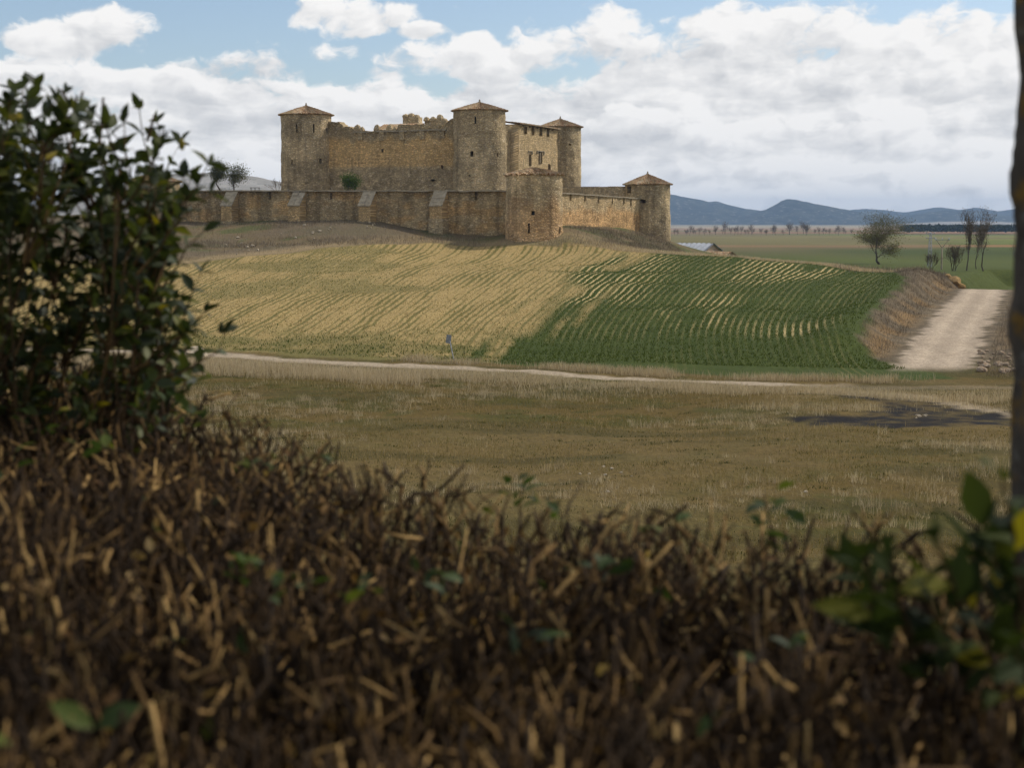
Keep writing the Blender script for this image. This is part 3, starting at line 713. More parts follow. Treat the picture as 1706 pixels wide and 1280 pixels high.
# front curtain wall: skyline profile from the photograph, (px, py)
PR = [(540, 203), (566, 203), (566.2, 206), (572, 206), (572.2, 210), (581, 210), (581.2, 212), (587, 213), (587.3, 217.5), (663, 217.5), (663.5, 207.5), (668, 207), (742, 207.5), (746, 203), (757, 195), (775, 192)]
def prof_on(base, d, pr):
    out = []
    for px, py in pr:
        s_ = along(base, d, px, py); yy = base[1] + d[1] * s_; out.append((s_, zof(py, yy)))
    return np.array(out)
pw = prof_on(LEFT, E1, PR)
putlog = [(along(LEFT, E1, 637, 250), zof(251, 241), .4, .5, 'putlog_hole'), (along(LEFT, E1, 721, 300), zof(301, 237.5), .3, .3, 'putlog_hole'), (along(LEFT, E1, 737, 277), zof(277, 237), .35, .4, 'putlog_hole')]
fw = wall(castle, LEFT, MID, lambda s: float(np.interp(s, pw[:, 0], pw[:, 1])), lambda s: -.5, 1.8, 'curtain_wall', holes=putlog, tint=tint_front_wall, seed=4, rag=.20, ledge=(zof(218.5, 241), .06))
tag(fw, 'long front curtain wall with ochre plaster band')
# pilaster-like merlons walled up in the parapet and the string course under them
for px in (601, 636, 670, 704, 737):
    s_ = along(LEFT, E1, px, 225); p = LEFT + E1 * s_; V = []; Fq = []
    box_pts(V, Fq, (*(p - E2 * .05), zof(231 + (px % 7) - 3, p[1])), E1 * .42, E2 * .17, None, zof(218.6, p[1]) - zof(231 + (px % 7) - 3, p[1])); V = np.array(V) + (RNG.random((8, 3)) - .5) * .08
    mk('pilaster', V, np.array(Fq), STONE, fw, cols={'tint': np.full((8, 3), .88)}, uv=V[:, [0, 2]])
s0, s1 = along(LEFT, E1, 588, 218), along(LEFT, E1, 744, 218); V = []; Fq = []
nseg = 24
for i in range(nseg):
    a, b_ = s0 + (s1 - s0) * i / nseg, s0 + (s1 - s0) * (i + 1) / nseg; p = LEFT + E1 * (a + b_) / 2
    if i in (5, 14): continue
    box_pts(V, Fq, (*(p - E2 * .12), zof(218.8, 240) + RNG.normal() * .03), E1 * ((b_ - a) * .485), E2 * .14, None, .20)
V = np.array(V); tag(mk('string_course', V, np.array(Fq), COPING, fw), kind='stuff')
for px, w in ((594, 1.0), (602, .5), (627, .85), (648, .9), (657, .5)):
    s_ = along(LEFT, E1, px, 215); p = LEFT + E1 * s_ + E2 * .3; merlon(fw, p[0], p[1], zof(218, p[1]), w * 1.15, .7, .25, .85 if w > .7 else .45)
# side wall (receding) with the windowed hall block standing proud of it
zsw = zof(208, 240)
sw = wall(castle, MID, BACK, lambda s: zsw if s < 9 else zsw - .6, lambda s: -2, 1.6, 'curtain_wall', tint=lambda S, Z: np.ones((len(S), 3)) * np.array([1.0, .97, .92]), seed=6, rag=.15)
tag(sw, 'receding side curtain wall in pale stone')
NB = np.array([E1[0], E1[1]])                      # outward normal of the side wall
PRO = 1.3
def on_block(px): return along(MID + NB * PRO, E2, px, 250)
sb0, sb1 = on_block(863.5), on_block(929.0); pB0 = MID + NB * PRO + E2 * sb0; pB1 = MID + NB * PRO + E2 * sb1
zb_top = zof(206.5, pB0[1])
def hb(px, py, w, h, kd): s_ = on_block(px); y = (MID + NB * PRO + E2 * s_)[1]; return (s_ - sb0, zof(py, y), w, h, kd)
hall = wall(castle, pB0, pB1, lambda s: zb_top, lambda s: -2, PRO + 1.5, 'hall_block', tint=lambda S, Z: np.ones((len(S), 3)) * np.array([1.10, 1.05, .97]), seed=9, rag=.0, amp=.6,
            holes=[hb(875, 216, .9, 1.2, 'gallery_opening'), hb(887.5, 216.5, .9, 1.2, 'gallery_opening'), hb(900.5, 218.5, .9, 1.2, 'gallery_opening'), hb(913, 221, .9, 1.2, 'gallery_opening'),
                   hb(882.5, 266, 1.0, 1.9, 'window'), hb(900, 263, 1.3, 1.8, 'window'), hb(915, 279, .9, 1.2, 'window')])
tag(hall, 'pale stone hall block with gothic windows under a tiled lean-to roof')
# moulded hoods above and mullion in the windows
for px, py, w in ((882.5, 252.5, 1.9), (900, 252.5, 3.0)):
    s_ = on_block(px); p = MID + NB * (PRO + .08) + E2 * s_; V = []; Fq = []; zz_ = zof(py, p[1])
    box_pts(V, Fq, (*p, zz_), E2 * w / 2, NB * .12, None, .14); box_pts(V, Fq, (*(p - E2 * (w / 2 - .06)), zz_ - .45), E2 * .06, NB * .10, None, .45); box_pts(V, Fq, (*(p + E2 * (w / 2 - .06)), zz_ - .45), E2 * .06, NB * .10, None, .45)
    mk('hood_mould', np.array(V), np.array(Fq), COPING, hall)
s_ = on_block(900); p = MID + NB * (PRO - .05) + E2 * s_; V = []; Fq = []; box_pts(V, Fq, (*p, zof(272.5, p[1])), E2 * .10, NB * .10, None, 1.9); mk('mullion', np.array(V), np.array(Fq), COPING, hall)
# lean-to tiled roof of the block
def tile_slope(name, parent, a, b, c, d, mat=TILES, rib=.30, nrow=6, seed=0):
    """ribbed tile slope: eaves a->b, ridge d->c"""
    a, b, c, d = [np.array(x, float) for x in (a, b, c, d)]; L = np.linalg.norm(b - a); nr = int(L / rib); m = nr * 4 + 1
    t = np.linspace(0, 1, m); V = []; uv = []
    nrm = np.cross(b - a, d - a); nrm /= np.linalg.norm(nrm)
    if nrm[2] < 0: nrm = -nrm
    for k in range(nrow):
        for e_ in (0, 1):
            v = (k + e_) / nrow; lo = a + (b - a) * t[:, None]; hi = d + (c - d) * t[:, None]; p = lo + (hi - lo) * v
            w = .07 * np.cos(t * nr * 2 * math.pi) + (.06 if e_ == 0 else 0) + .05 * (hash2(np.floor(t * nr), k, seed) - .5); V.append(p + nrm * w[:, None]); uv.append(np.stack([t * nr, np.full(m, k + (.1 if e_ == 0 else .9)) + seed * 37], -1))
    off = len(V) * m; V.append(a + (b - a) * t[:, None] - nrm * .10); uv.append(uv[0]); V.append(d + (c - d) * t[:, None] - nrm * .10); uv.append(uv[0])
    V = np.concatenate(V); uv = np.concatenate(uv); Fq = []
    for k in range(nrow * 2 - 1):
        i = k * m + np.arange(m - 1); Fq.append(np.stack([i, i + 1, i + m + 1, i + m], -1))
    i = np.arange(m - 1); Fq.append(np.stack([off + i, off + i + 1, i + 1, i], -1)); Fq.append(np.stack([off + m + i, off + m + i + 1, off + i + 1, off + i], -1))
    return mk(name, V, np.concatenate(Fq), mat, parent, False, uv=uv)
g3 = lambda p, z: (float(p[0]), float(p[1]), float(z))
tile_slope('roof', hall, g3(pB0 + NB * .5 - E2 * .3, zb_top + .12), g3(pB1 + NB * .5 + E2 * .2, zb_top + .12), g3(pB1 - NB * 3.4 + E2 * .2, zb_top + .55), g3(pB0 - NB * 3.4 - E2 * .3, zb_top + .55), seed=5)
# wooden gallery posts between the openings
for px in (870, 881, 894, 907, 919):
    s_ = on_block(px); p = MID + NB * (PRO + .02) + E2 * s_; V = []; Fq = []; box_pts(V, Fq, (*p, zb_top - .28), E2 * .07, NB * .38, None, .16); mk('rafter_end', np.array(V), np.array(Fq), WOOD, hall)
# back range: tiled roof seen over the parapet, rear walls and crenellated turrets
rw = wall(castle, BACK, BL4, lambda s: 13.5, lambda s: -2, 1.5, 'curtain_wall', seed=12); tag(rw, 'rear curtain wall')
lw = wall(castle, BL4, LEFT, lambda s: 13.5, lambda s: -2, 1.5, 'curtain_wall', seed=14); tag(lw, 'outer side curtain wall')
pa = LEFT + E1 * along(LEFT, E1, 591, 215) + E2 * 5; pb = LEFT + E1 * along(LEFT, E1, 660, 215) + E2 * 5
zr0 = zof(218, pa[1]) - .4
rr_ = tile_slope('range_roof', castle, g3(pa, zr0), g3(pb, zr0), g3(pb + E2 * 5, zr0 + 1.75), g3(pa + E2 * 5, zr0 + 1.75), seed=8)
tag(rr_, 'tiled roof peeping over the parapet')
def turret(px0, px1, ybot, ytop, mer, Y):
    c0 = at(px0, ytop, Y); c1 = at(px1, ytop, Y); w = c1.x - c0.x; cx = (c0.x + c1.x) / 2; o = None
    q0 = np.array([cx, Y]) - E1 * w / 2 / E1[0]; q1 = np.array([cx, Y]) + E1 * w / 2 / E1[0]
    o = wall(castle, q0, q1, lambda s: c0.z, lambda s: 8., 1.6, 'turret', seed=int(px0) % 17, rag=.10); tag(o, 'crenellated turret behind the parapet')
    for px, py, wpx in mer:
        p = at(px, py, Y); merlon(o, p.x, Y + .5, c0.z - .1, wpx / F * Y, 1.0, max(.25, (p.z - c0.z) * .45), max(.3, (p.z - c0.z) * .6))
    return o
turret(671, 697, 207, 194.5, [(676, 188.5, 9), (685, 187, 10), (694, 192.5, 7)], 266)
turret(707, 744, 207, 200.5, [(711, 193, 8), (721.5, 193, 9), (733, 189, 9), (741, 196, 6)], 264)

# ---- outer wall
C0 = np.array([xof(890, 207), 207.]); RT = C0 + E2 * 47.7; sLo = 63.6; LT = C0 - E1 * sLo
outer = thing('outer_wall', (0, 0, 0), 'long low stone wall with sloping buttresses and round corner towers round the castle', 'wall')
def ybase(p): return gz(p[0], p[1]) - 1.0
zw0 = zof(318.5, C0[1]); zw1 = zof(318.5, LT[1])
def so(px): return along(C0, -E1, px, 330)
front_len = sLo
fo = []
for px in (449, 551, 680, 792):
    fo.append((sLo - so(px), zof(326.5, (C0 - E1 * so(px))[1]), .25, .95, 'loophole'))
ow = wall(outer, LT, C0, lambda s: lerp(zw1, zw0, s / sLo), lambda s: ybase(LT + E1 * s - E2 * .3), 1.2, 'wall', holes=fo, ledge=(zof(334, 218), .22), tint=tint_outer, seed=21, rag=.04)
tag(ow, 'long front wall with ledge and loopholes')
def coping(parent, p0, p1, z0, z1, w, seg=1.6):
    p0 = np.array(p0[:2]); p1 = np.array(p1[:2]); L = np.linalg.norm(p1 - p0); e = (p1 - p0) / L; n = np.array([e[1], -e[0]]); N = int(L / seg); V = []; Fq = []
    for i in range(N):
        t = (i + .5) / N; p = p0 + (p1 - p0) * t - n * (w / 2 - .22); box_pts(V, Fq, (*p, lerp(z0, z1, t) - .06 + RNG.normal() * .02), e * (L / N * .492), n * (w / 2), None, .17 + RNG.random() * .04)
    return tag(mk('coping', np.array(V), np.array(Fq), COPING, parent), kind='stuff')
coping(ow, LT, C0, zw1, zw0, 1.4)
# buttresses: shaft with plinth, sloping cap of weathered slabs
for px, ytop, ycap, ybot in ((388, 321, 343, 378), (500, 322, 343, 375), (617, 321, 343, 372), (735.5, 320, 343, 398)):
    s_ = so(px); p = C0 - E1 * s_; n = -E2; w = .98; d = 1.75; zt2 = zof(ytop, p[1]) - .05; zc = zof(ycap, p[1] - 1.6); zb = gz(*(p + n * d)) - .8
    V = []; 
    for q, z in ((p + n * d, zb), (p - n * .2, zb), (p - n * .2, zt2), (p + n * .28, zt2), (p + n * d, zc)):
        for sg in (-1, 1): V.append((*(q + E1 * w * sg), z))
    Fq = [[0, 1, 9, 8], [8, 9, 7, 6], [6, 7, 5, 4]]; F5 = [[0, 8, 6, 4, 2], [1, 3, 5, 7, 9]]
    V = np.array(V) + (RNG.random((10, 3)) - .5) * .10
    bt = mk('buttress', V, [np.array(Fq), np.array(F5)], STONE, ow, cols={'tint': np.full((10, 3), 1.) * np.array([1.02, .92, .78])}, uv=np.stack([V[:, 0] * 1.0 - V[:, 1] * .5, V[:, 2]], -1))
    # slabs on the slope: separate overlapping stones (third level kept within the buttress mesh's sibling)
    a0 = np.array([*(p + n * (d + .14)), zc - .06]); a1 = np.array([*(p + n * .22), zt2 + .06]); rowsN = 4
    for k in range(rowsN):
        for j in range(2):
            q0 = lerp(a0, a1, k / rowsN); q1 = lerp(a0, a1, (k + 1.12) / rowsN); l = (-1 + j) * (w + .08); r_ = j * (w + .08); jz = RNG.normal() * .03
            V = []; Fq = []; b_ = 0; dz_ = .16
            for qq, lift in ((q0, .10 + jz), (q1, .04 + jz)):
                for x_ in (l + .02, r_ - .02):
                    for h_ in (0, dz_): V.append((qq[0] + E1[0] * x_, qq[1] + E1[1] * x_, qq[2] + lift - .10 + h_))
            Fq += [[b_ + 1, b_ + 3, b_ + 7, b_ + 5], [b_, b_ + 2, b_ + 3, b_ + 1], [b_, b_ + 1, b_ + 5, b_ + 4], [b_ + 2, b_ + 6, b_ + 7, b_ + 3], [b_ + 4, b_ + 5, b_ + 7, b_ + 6]]; mk('cap_slab', np.array(V), np.array(Fq), CAPSTONE, ow)
    V = []; Fq = []; zp = zof(368.5 if px < 700 else 364, p[1] - 1.6); box_pts(V, Fq, (*(p + n * (d * .5 + .09)), zb), E1 * (w + .12), n * (d * .5 + .09), None, max(.8, zp - zb)); V = np.array(V) + (RNG.random((8, 3)) - .5) * .06
    mk('plinth', V, np.array(Fq), STONE, ow, cols={'tint': np.full((8, 3), .92)}, uv=np.stack([V[:, 0] + 40, V[:, 2]], -1))
zr_a = zof(320, C0[1] + 5); zr_b = zof(331.5, RT[1] - 4); sR = 47.7
def rs(px): return along(C0, E2, px, 330)
ho = [(rs(px), zof(py, (C0 + E2 * rs(px))[1]), .25, 1.15, 'loophole') for px, py in ((950.5, 327), (974.5, 329), (997, 331), (1019.5, 333), (1039, 334.5), (1050.5, 336))]
rwall = wall(outer, C0, RT, lambda s: lerp(zr_a, zr_b, s / sR), lambda s: ybase(C0 + E2 * s + NB * .3), 1.2, 'wall', holes=ho, tint=tint_right, seed=25, rag=.06, amp=1.4)
tag(rwall, 'sunlit side wall in rough ochre rubble')
coping(rwall, C0, RT, zr_a, zr_b, 1.4)
BW = RT - E1 * 40
bw = wall(outer, RT, BW, lambda s: zof(311.5, RT[1]), lambda s: -4, 1.0, 'wall', seed=27, rag=.10, tint=lambda S, Z: np.ones((len(S), 3)) * .9); tag(bw, 'rear stretch of the outer wall')
# inner side of that rear wall faces the camera: coping on it
coping(bw, RT, BW, zof(311.5, RT[1]), zof(311.5, RT[1]), 1.2)
lwall = wall(outer, LT + E2 * 45, LT, lambda s: zw1, lambda s: -3, 1.1, 'wall', seed=29); tag(lwall, 'far side stretch of the outer wall')
ct = tower(outer, *C0, 3.85, ybase(C0) - 1.5, zof(291, C0[1] - 3), [slit(C0, 3.85, 881, 380, .30, 1.2), slit(C0, 3.85, 888, 354.5, .55, .42, 'loop_or_shade_hole'), slit(C0, 3.85, 932, 385, .25, .8)], tint_tower(33, red=1., lvl=.2, gain=1.02), name='corner_tower', seed=5, batter=.15)
tag(ct, 'squat round corner tower where the two outer walls meet')
cone_roof(ct, *C0, 3.85, zof(291, C0[1] - 3), .95, over=.30, seed=6, rough=.14, finial=False)
ct = tower(outer, *RT, 3.72, ybase(RT) - 2.5, zof(307, RT[1] - 3), [slit(RT, 3.72, 1072, 336, .95, .65, 'loop_or_shade_hole'), slit(RT, 3.72, 1048, 316, .9, .9, 'loop_or_shade_hole')], tint_tower(38, gain=1.0), name='corner_tower', seed=7)  # the upper opening is cut to imitate a patch of shade
tag(ct, 'round corner tower with red tiled cone roof, nearest the blue hills')
cone_roof(ct, *RT, 3.72, zof(307, RT[1] - 3), 1.75, seed=9)
ct = tower(outer, *LT, 3.8, -2.5, zof(303, LT[1]), [], tint_tower(43), name='corner_tower', seed=8); tag(ct, 'round corner tower behind the leafy bush')
cone_roof(ct, *LT, 3.8, zof(303, LT[1]), 1.5, seed=11)
outer['kind'] = 'thing'

# ------------------------------------------------------------------ vegetation helpers
def blades(name, P, h, w, tone, mat, lean=.35, label=None, bend=.5, kind='stuff', parent=None, rng=RNG):
    """thin bent blades: P (n,3) feet, h, w, tone (n,)"""
    n = len(P); a = rng.random(n) * 2 * math.pi; l = (rng.random(n) ** 1.2) * lean; b = rng.random(n) * 2 * math.pi
    tx = np.stack([np.cos(a), np.sin(a), np.zeros(n)], -1); dr = np.stack([np.cos(b), np.sin(b), np.zeros(n)], -1); up = np.array([0, 0, 1.])
    m = P + (up * h[:, None] * .55) + dr * (l * h * .35)[:, None]; t = P + up * (h * (1 - .15 * l))[:, None] + dr * (l * h * (.6 + bend))[:, None]
    ww = w[:, None] * .5
    V = np.stack([P - tx * ww, P + tx * ww, m + tx * ww * .75, m - tx * ww * .75, t], 1).reshape(-1, 3); i = np.arange(n) * 5
    o = mk(name, V, [np.stack([i, i + 1, i + 2, i + 3], -1), np.stack([i + 3, i + 2, i + 4], -1)], mat, parent, False, {'tone': np.repeat(tone, 5)})
    if label: tag(o, label, 'grass', kind=kind)
    return o
def tubes(P, Rr, S=5, tone=None):
    """P (n,k,3) paths, Rr (n,k) radii -> V, F, tone"""
    n, k = P.shape[:2]; T = np.gradient(P, axis=1); T /= np.linalg.norm(T, axis=-1, keepdims=True) + 1e-9
    ref = np.where(np.abs(T[..., 2:3]) < .9, np.array([0, 0, 1.]), np.array([1., 0, 0])); U = np.cross(T, ref); U /= np.linalg.norm(U, axis=-1, keepdims=True) + 1e-9; W = np.cross(T, U)
    a = np.arange(S) / S * 2 * math.pi
    V = P[:, :, None] + Rr[:, :, None, None] * (np.cos(a)[None, None, :, None] * U[:, :, None] + np.sin(a)[None, None, :, None] * W[:, :, None])
    b = (np.arange(n)[:, None, None] * k + np.arange(k - 1)[None, :, None]) * S; s = np.arange(S)[None, None]; s2 = (s + 1) % S
    Fq = np.stack([b + s, b + s2, b + S + s2, b + S + s], -1).reshape(-1, 4)
    cap = (np.arange(n)[:, None] * k + (k - 1)) * S + np.arange(S)[None]
    tn = None if tone is None else np.repeat(tone, k * S)
    return V.reshape(-1, 3), Fq, cap, tn
def merge(parts):
    """parts: list of (V, [faces...], tone) -> joined"""
    V = []; Fd = {}; T = []; o = 0
    for v, fs, t in parts:
        V.append(v); T.append(t)
        for f in fs: Fd.setdefault(f.shape[1], []).append(f + o)
        o += len(v)
    return np.concatenate(V), [np.concatenate(f) for f in Fd.values()], np.concatenate(T)

def grow(root, d0, length, r0, levels, rng, spread=.6, ratio=.72, kids=(2, 3), up=.15, wob=.12, first=.35):
    """branching skeleton -> segments array (n, 8): p0, p1, r0, r1"""
    S = []; tips = []
    def go(p, d, L, r, lv):
        n = 4 if lv > 1 else 3
        for i in range(n):
            d = d + rng.normal(size=3) * wob; d[2] += up * .25; d = d / np.linalg.norm(d); q = p + d * L / n; r1 = r * (.88 if lv else .7)
            S.append((*p, *q, r, r1)); p = q; r = r1
            if lv > 0 and (i >= 1 or lv < levels) and i < n - 1 and rng.random() < .62:
                branch(p, d, L * ratio * (.55 + .4 * rng.random()), r * .55, lv - 1)
        if lv == 0: tips.append((*p, *d)); return
        for _ in range(rng.integers(kids[0], kids[1] + 1)): branch(p, d, L * ratio * (.8 + .35 * rng.random()), r * .72, lv - 1)
    def branch(p, d, L, r, lv):
        v = rng.normal(size=3); v -= d * v.dot(d); v /= np.linalg.norm(v); a = spread * (.55 + .7 * rng.random()); nd = d * math.cos(a) + v * math.sin(a); nd[2] += up; go(p, nd / np.linalg.norm(nd), L, r, lv)
    go(np.array(root, float), np.array(d0, float), length, r0, levels)
    return np.array(S), np.array(tips)
def seg_mesh(S, sides, tone):
    P = np.stack([S[:, :3], S[:, 3:6]], 1); V, Fq, cap, _ = tubes(P, S[:, 6:8], sides); return V, [Fq], np.full(len(V), tone)
def buds(tips, n, size, rng, spread=.5):
    """small leaf faces round twig tips"""
    k = rng.integers(0, len(tips), n); c = tips[k, :3] + rng.normal(size=(n, 3)) * spread; a = rng.normal(size=(n, 3)); a /= np.linalg.norm(a, axis=1, keepdims=True); b = np.cross(a, rng.normal(size=(n, 3))); b /= np.linalg.norm(b, axis=1, keepdims=True)
    s = size * (.6 + .8 * rng.random(n))[:, None]; V = np.stack([c - a * s, c + b * s * .5, c + a * s, c - b * s * .5], 1).reshape(-1, 3); i = np.arange(n) * 4
    return V, [np.stack([i, i + 1, i + 2, i + 3], -1)], np.repeat(rng.random(n), 4)
BARK = tone_mat('bark', [(0, (.075, .06, .045)), (1, (.17, .14, .105))], .95, .1, noise=3.)
TWIGC = tone_mat('fine_twigs', [(0, (.10, .075, .05)), (1, (.20, .155, .105))], .95, .1)
BUDS = tone_mat('spring_leaves', [(0, (.085, .082, .028)), (1, (.16, .145, .05))], .8, .2, trans=.3)
OLIVE = tone_mat('olive_leaves', [(0, (.055, .065, .03)), (1, (.11, .115, .05))], .8, .2, trans=.3)
SHRUBG = tone_mat('shrub_green', [(0, (.05, .085, .02)), (1, (.10, .15, .035))], .8, .2, trans=.3)
PINE = tone_mat('pine_needles', [(0, (.022, .034, .018)), (1, (.05, .065, .03))], .9, .1)
DRY = tone_mat('dry_grass', [(0, (.22, .17, .095)), (.5, (.42, .335, .22)), (1, (.66, .555, .40))], .9, .1, trans=.35, tcol=(1.1, 1.04, .74))
TURF = tone_mat('turf_grass', [(0, (.13, .115, .028)), (.5, (.26, .19, .08)), (1, (.56, .44, .26))], .9, .1, trans=.35, tcol=(1.1, 1.04, .74))
SCRUBB = tone_mat('dry_brush', [(0, (.12, .09, .06)), (.6, (.23, .18, .12)), (1, (.38, .31, .21))], .9, .1)

def tree(name, loc, label, cat, seed, trunk_h, r0, levels, mat_leaf=None, nleaf=0, leaf=.12, spread=.6, up=.15, ratio=.72, lean=(0, 0), group=None, trunks=1, leafspread=.4, kids=(2, 3), wob=.12, size=None):
    rng = np.random.default_rng(seed); t = thing(name, loc, label, cat, group); Ss = []; Ts = []
    for k in range(trunks):
        a = rng.random() * 6.28; off = (np.array([math.cos(a), math.sin(a), 0]) * .3 * (trunks > 1)); d = np.array([lean[0], lean[1], 1.]) + off * .8
        s, tp = grow(off, d / np.linalg.norm(d), trunk_h, r0, levels, rng, spread, ratio, kids, up, wob); Ss.append(s); Ts.append(tp)
    S = np.concatenate(Ss); T = np.concatenate(Ts); big = S[:, 6] > r0 * .33
    S[:, 6:8] = np.maximum(S[:, 6:8], .010)
    if size:
        ex = S[:, [3, 4]]; c0 = (ex.max(0) + ex.min(0)) / 2; k = np.array([size[0] / np.ptp(ex[:, 0]), size[0] / np.ptp(ex[:, 1]), size[1] / S[:, 5].max()])
        for A_ in (S[:, 0:3], S[:, 3:6], T[:, 0:3]):
            w_ = np.clip(A_[:, 2] / (S[:, 5].max()), 0, 1)[:, None] ** .5; A_[:, :2] -= c0 * w_; A_ *= k
    V, f, tn = seg_mesh(S[big], 6, .35); mk('trunk', V, f, BARK, t, True, {'tone': tn})
    V, f, tn = seg_mesh(S[~big], 3, .5); cr = mk('crown', V, f, TWIGC, t, False, {'tone': tn})
    if nleaf:
        V, f, tn = buds(T, nleaf, leaf, rng, leafspread); tag(mk('foliage', V, f, mat_leaf, cr, False, {'tone': tn}), kind='stuff')
    return t
def copy_tree_obj(o, parent=None):
    c = o.copy(); COL.objects.link(c); c.parent = parent
    for ch in o.children: copy_tree_obj(ch, c)
    return c
def onground(px, Y, dz=0.):
    x = xof(px, Y, 400); return (x, Y, gz(x, Y) + dz)

# ------------------------------------------------------------------ trees of the plain
tree('field_tree', onground(1466, 372), 'broad bare spring tree standing alone in the green plain', 'tree', 6, 2.7, .30, 5, BUDS, 9500, .13, .60, .10, .80, leafspread=.6, kids=(3, 3), size=(17.0, 12.8))
tree('slender_tree', onground(1612, 290), 'tall slender bare tree by the road, nearer the lattice mast', 'tree', 21, 4.0, .14, 5, TWIGC, 1500, .09, spread=.34, up=.40, ratio=.70, size=(4.0, 12.0))
tree('slender_tree', onground(1640, 292), 'tall slender bare tree by the road, on the side away from the mast', 'tree', 22, 4.3, .15, 5, TWIGC, 1500, .09, spread=.36, up=.40, ratio=.70, size=(4.4, 12.4))
tree('slender_tree', onground(1628, 310), 'thin bare tree between two taller slender ones', 'tree', 23, 3.2, .11, 5, TWIGC, 1200, .09, spread=.38, up=.35, ratio=.70, size=(3.6, 10.2))
tree('willow_shrub', onground(1590, 285), 'pale yellowish multi-stemmed bare willow under the slender trees', 'shrub', 31, 1.8, .07, 4, BUDS, 700, .06, .45, .25, .75, trunks=5)
tree('willow_shrub', onground(1553, 300), 'low pale willow scrub at the foot of the lattice mast', 'shrub', 33, 1.2, .05, 4, BUDS, 500, .06, .55, .2, .72, trunks=5)
tree('roadside_tree', onground(1706, 250), 'bare branching tree half hidden behind the lichen trunk', 'tree', 41, 3.0, .15, 5, spread=.5, up=.2, ratio=.74, size=(5.5, 10.5))
# two small trees behind the outer wall, and the shrub at the foot of the castle
def atx(px, py, Y): p = at(px, py, Y); return (p.x, p.y, p.z)
tree('almond_tree', atx(371, 323, 250), 'rounded budding tree behind the wall, the left-leaning denser one of two', 'tree', 51, 1.35, .17, 4, OLIVE, 5200, .10, .62, .12, .74, leafspread=.42, lean=(-.15, 0), size=(3.6, 5.2))
tree('almond_tree', atx(393, 323, 252), 'looser bare-topped tree behind the wall, beside a denser tree', 'tree', 52, 1.3, .14, 4, OLIVE, 3200, .09, .6, .14, .74, leafspread=.40, lean=(.2, 0), size=(3.4, 4.8))
tree('green_shrub', atx(586, 326, 232), 'bright green shrub growing at the foot of the castle wall', 'shrub', 61, 1.2, .06, 3, SHRUBG, 3600, .09, .55, .25, .7, trunks=5, leafspread=.33)
tree('bare_bush', atx(463, 323, 236), 'small leafless bush at the foot of the castle tower', 'shrub', 62, .9, .03, 3, spread=.6, up=.2, trunks=3)
# row of bare trees along a far field edge
protos = [tree('hedgerow_tree', (0, 0, 0), 'small bare tree in the far row along the plain', 'tree', 70 + i, 2.4, .12, 4, TWIGC, 500, .16, .55, .2, .74, group='far row of bare trees across the plain', leafspread=.5) for i in range(4)]
rr = np.random.default_rng(77); nput = 0
for i in range(46):
    px = 1120 + 300 * (i + rr.random()) / 46 + rr.normal() * 3; Y = 1500 + rr.random() * 190
    src = protos[i % 4]; t = src if i < 4 else copy_tree_obj(src)
    t.location = onground(px, Y, -.2); s_ = .85 + .75 * rr.random() ** 2; s_ *= 1.35 if 1195 < px < 1230 or 1305 < px < 1345 else 1.0
    t.scale = (s_ * 1.1, s_ * 1.1, s_); t.rotation_euler = (0, 0, rr.random() * 6.28)
# pine wood on the horizon: one dark mass
N = 420; Vs = []; rp = np.random.default_rng(81); parts = []
for i in range(N):
    px = 1502 + rp.random() * 230; Y = 1650 + rp.random() * 160; x, y, z = onground(px, Y); hgt = 7 + rp.random() * 3.5; n = 46
    c = np.stack([x + rp.normal(size=n) * 2.0, y + rp.normal(size=n) * 2.0, z + hgt * (.35 + .65 * rp.random(n) ** .7)], -1); a = rp.normal(size=(n, 3)); b = rp.normal(size=(n, 3)); V = np.stack([c + a * .8, c + b * .8, c - a * .6 - b * .4], 1).reshape(-1, 3)
    parts.append((V, [np.arange(3 * n).reshape(-1, 3)], np.repeat(rp.random(n), 3)))
V, f, tn = merge(parts); tag(mk('pine_wood', V, f, PINE, None, False, {'tone': tn}), 'dark strip of pine wood across the far plain', 'wood', kind='stuff')

# ------------------------------------------------------------------ grass and brush
def scatter(n, poly_or_rect, keep=None, rng=RNG):
    P = np.array(poly_or_rect); lo = P.min(0); hi = P.max(0); out = []; tot = 0
    while tot < n:
        q = lo + rng.random((n * 2, 2)) * (hi - lo); k = inside(q[:, 0], q[:, 1], [tuple(p) for p in P])
        if keep is not None: k &= rng.random(len(q)) < keep(q[:, 0], q[:, 1])
        q = q[k]; out.append(q); tot += len(q)
        if len(out) > 40: break
    q = np.concatenate(out)[:n]; return np.concatenate([q, height(q[:, 0], q[:, 1])[:, None] - .01], 1)
MEAD = poly([(-60, 640), (400, 612), (760, 626), (1150, 648), (1800, 655), (1800, 920), (-60, 920)])
def kmead(X, Y):
    return np.clip(.05 + 1.4 * sst(fbm(X * .16, Y * .30, 4, 91), .48, .62), 0, 1) * (1 - sst(sdf(X, Y, TAR), -.4, .3) * .97)
P = scatter(70000, MEAD, kmead); n = len(P); cl = fbm(P[:, 0] * .5, P[:, 1] * .5, 3, 92)
blades('meadow_grass', P, (.05 + .30 * RNG.random(n) ** 3 * (cl * 1.6)), .008 + .012 * RNG.random(n), np.clip(.05 + .85 * RNG.random(n) ** 1.4 * (cl + .35), 0, 1), TURF, .9, 'thin tufts of brown and yellow meadow grass')
C_ = scatter(1500, MEAD, lambda X, Y: np.clip(.03 + 1.2 * sst(fbm(X * .10, Y * .2, 4, 191), .50, .62), 0, 1) * (1 - sst(sdf(X, Y, TAR), -.4, .3))); nb = 26
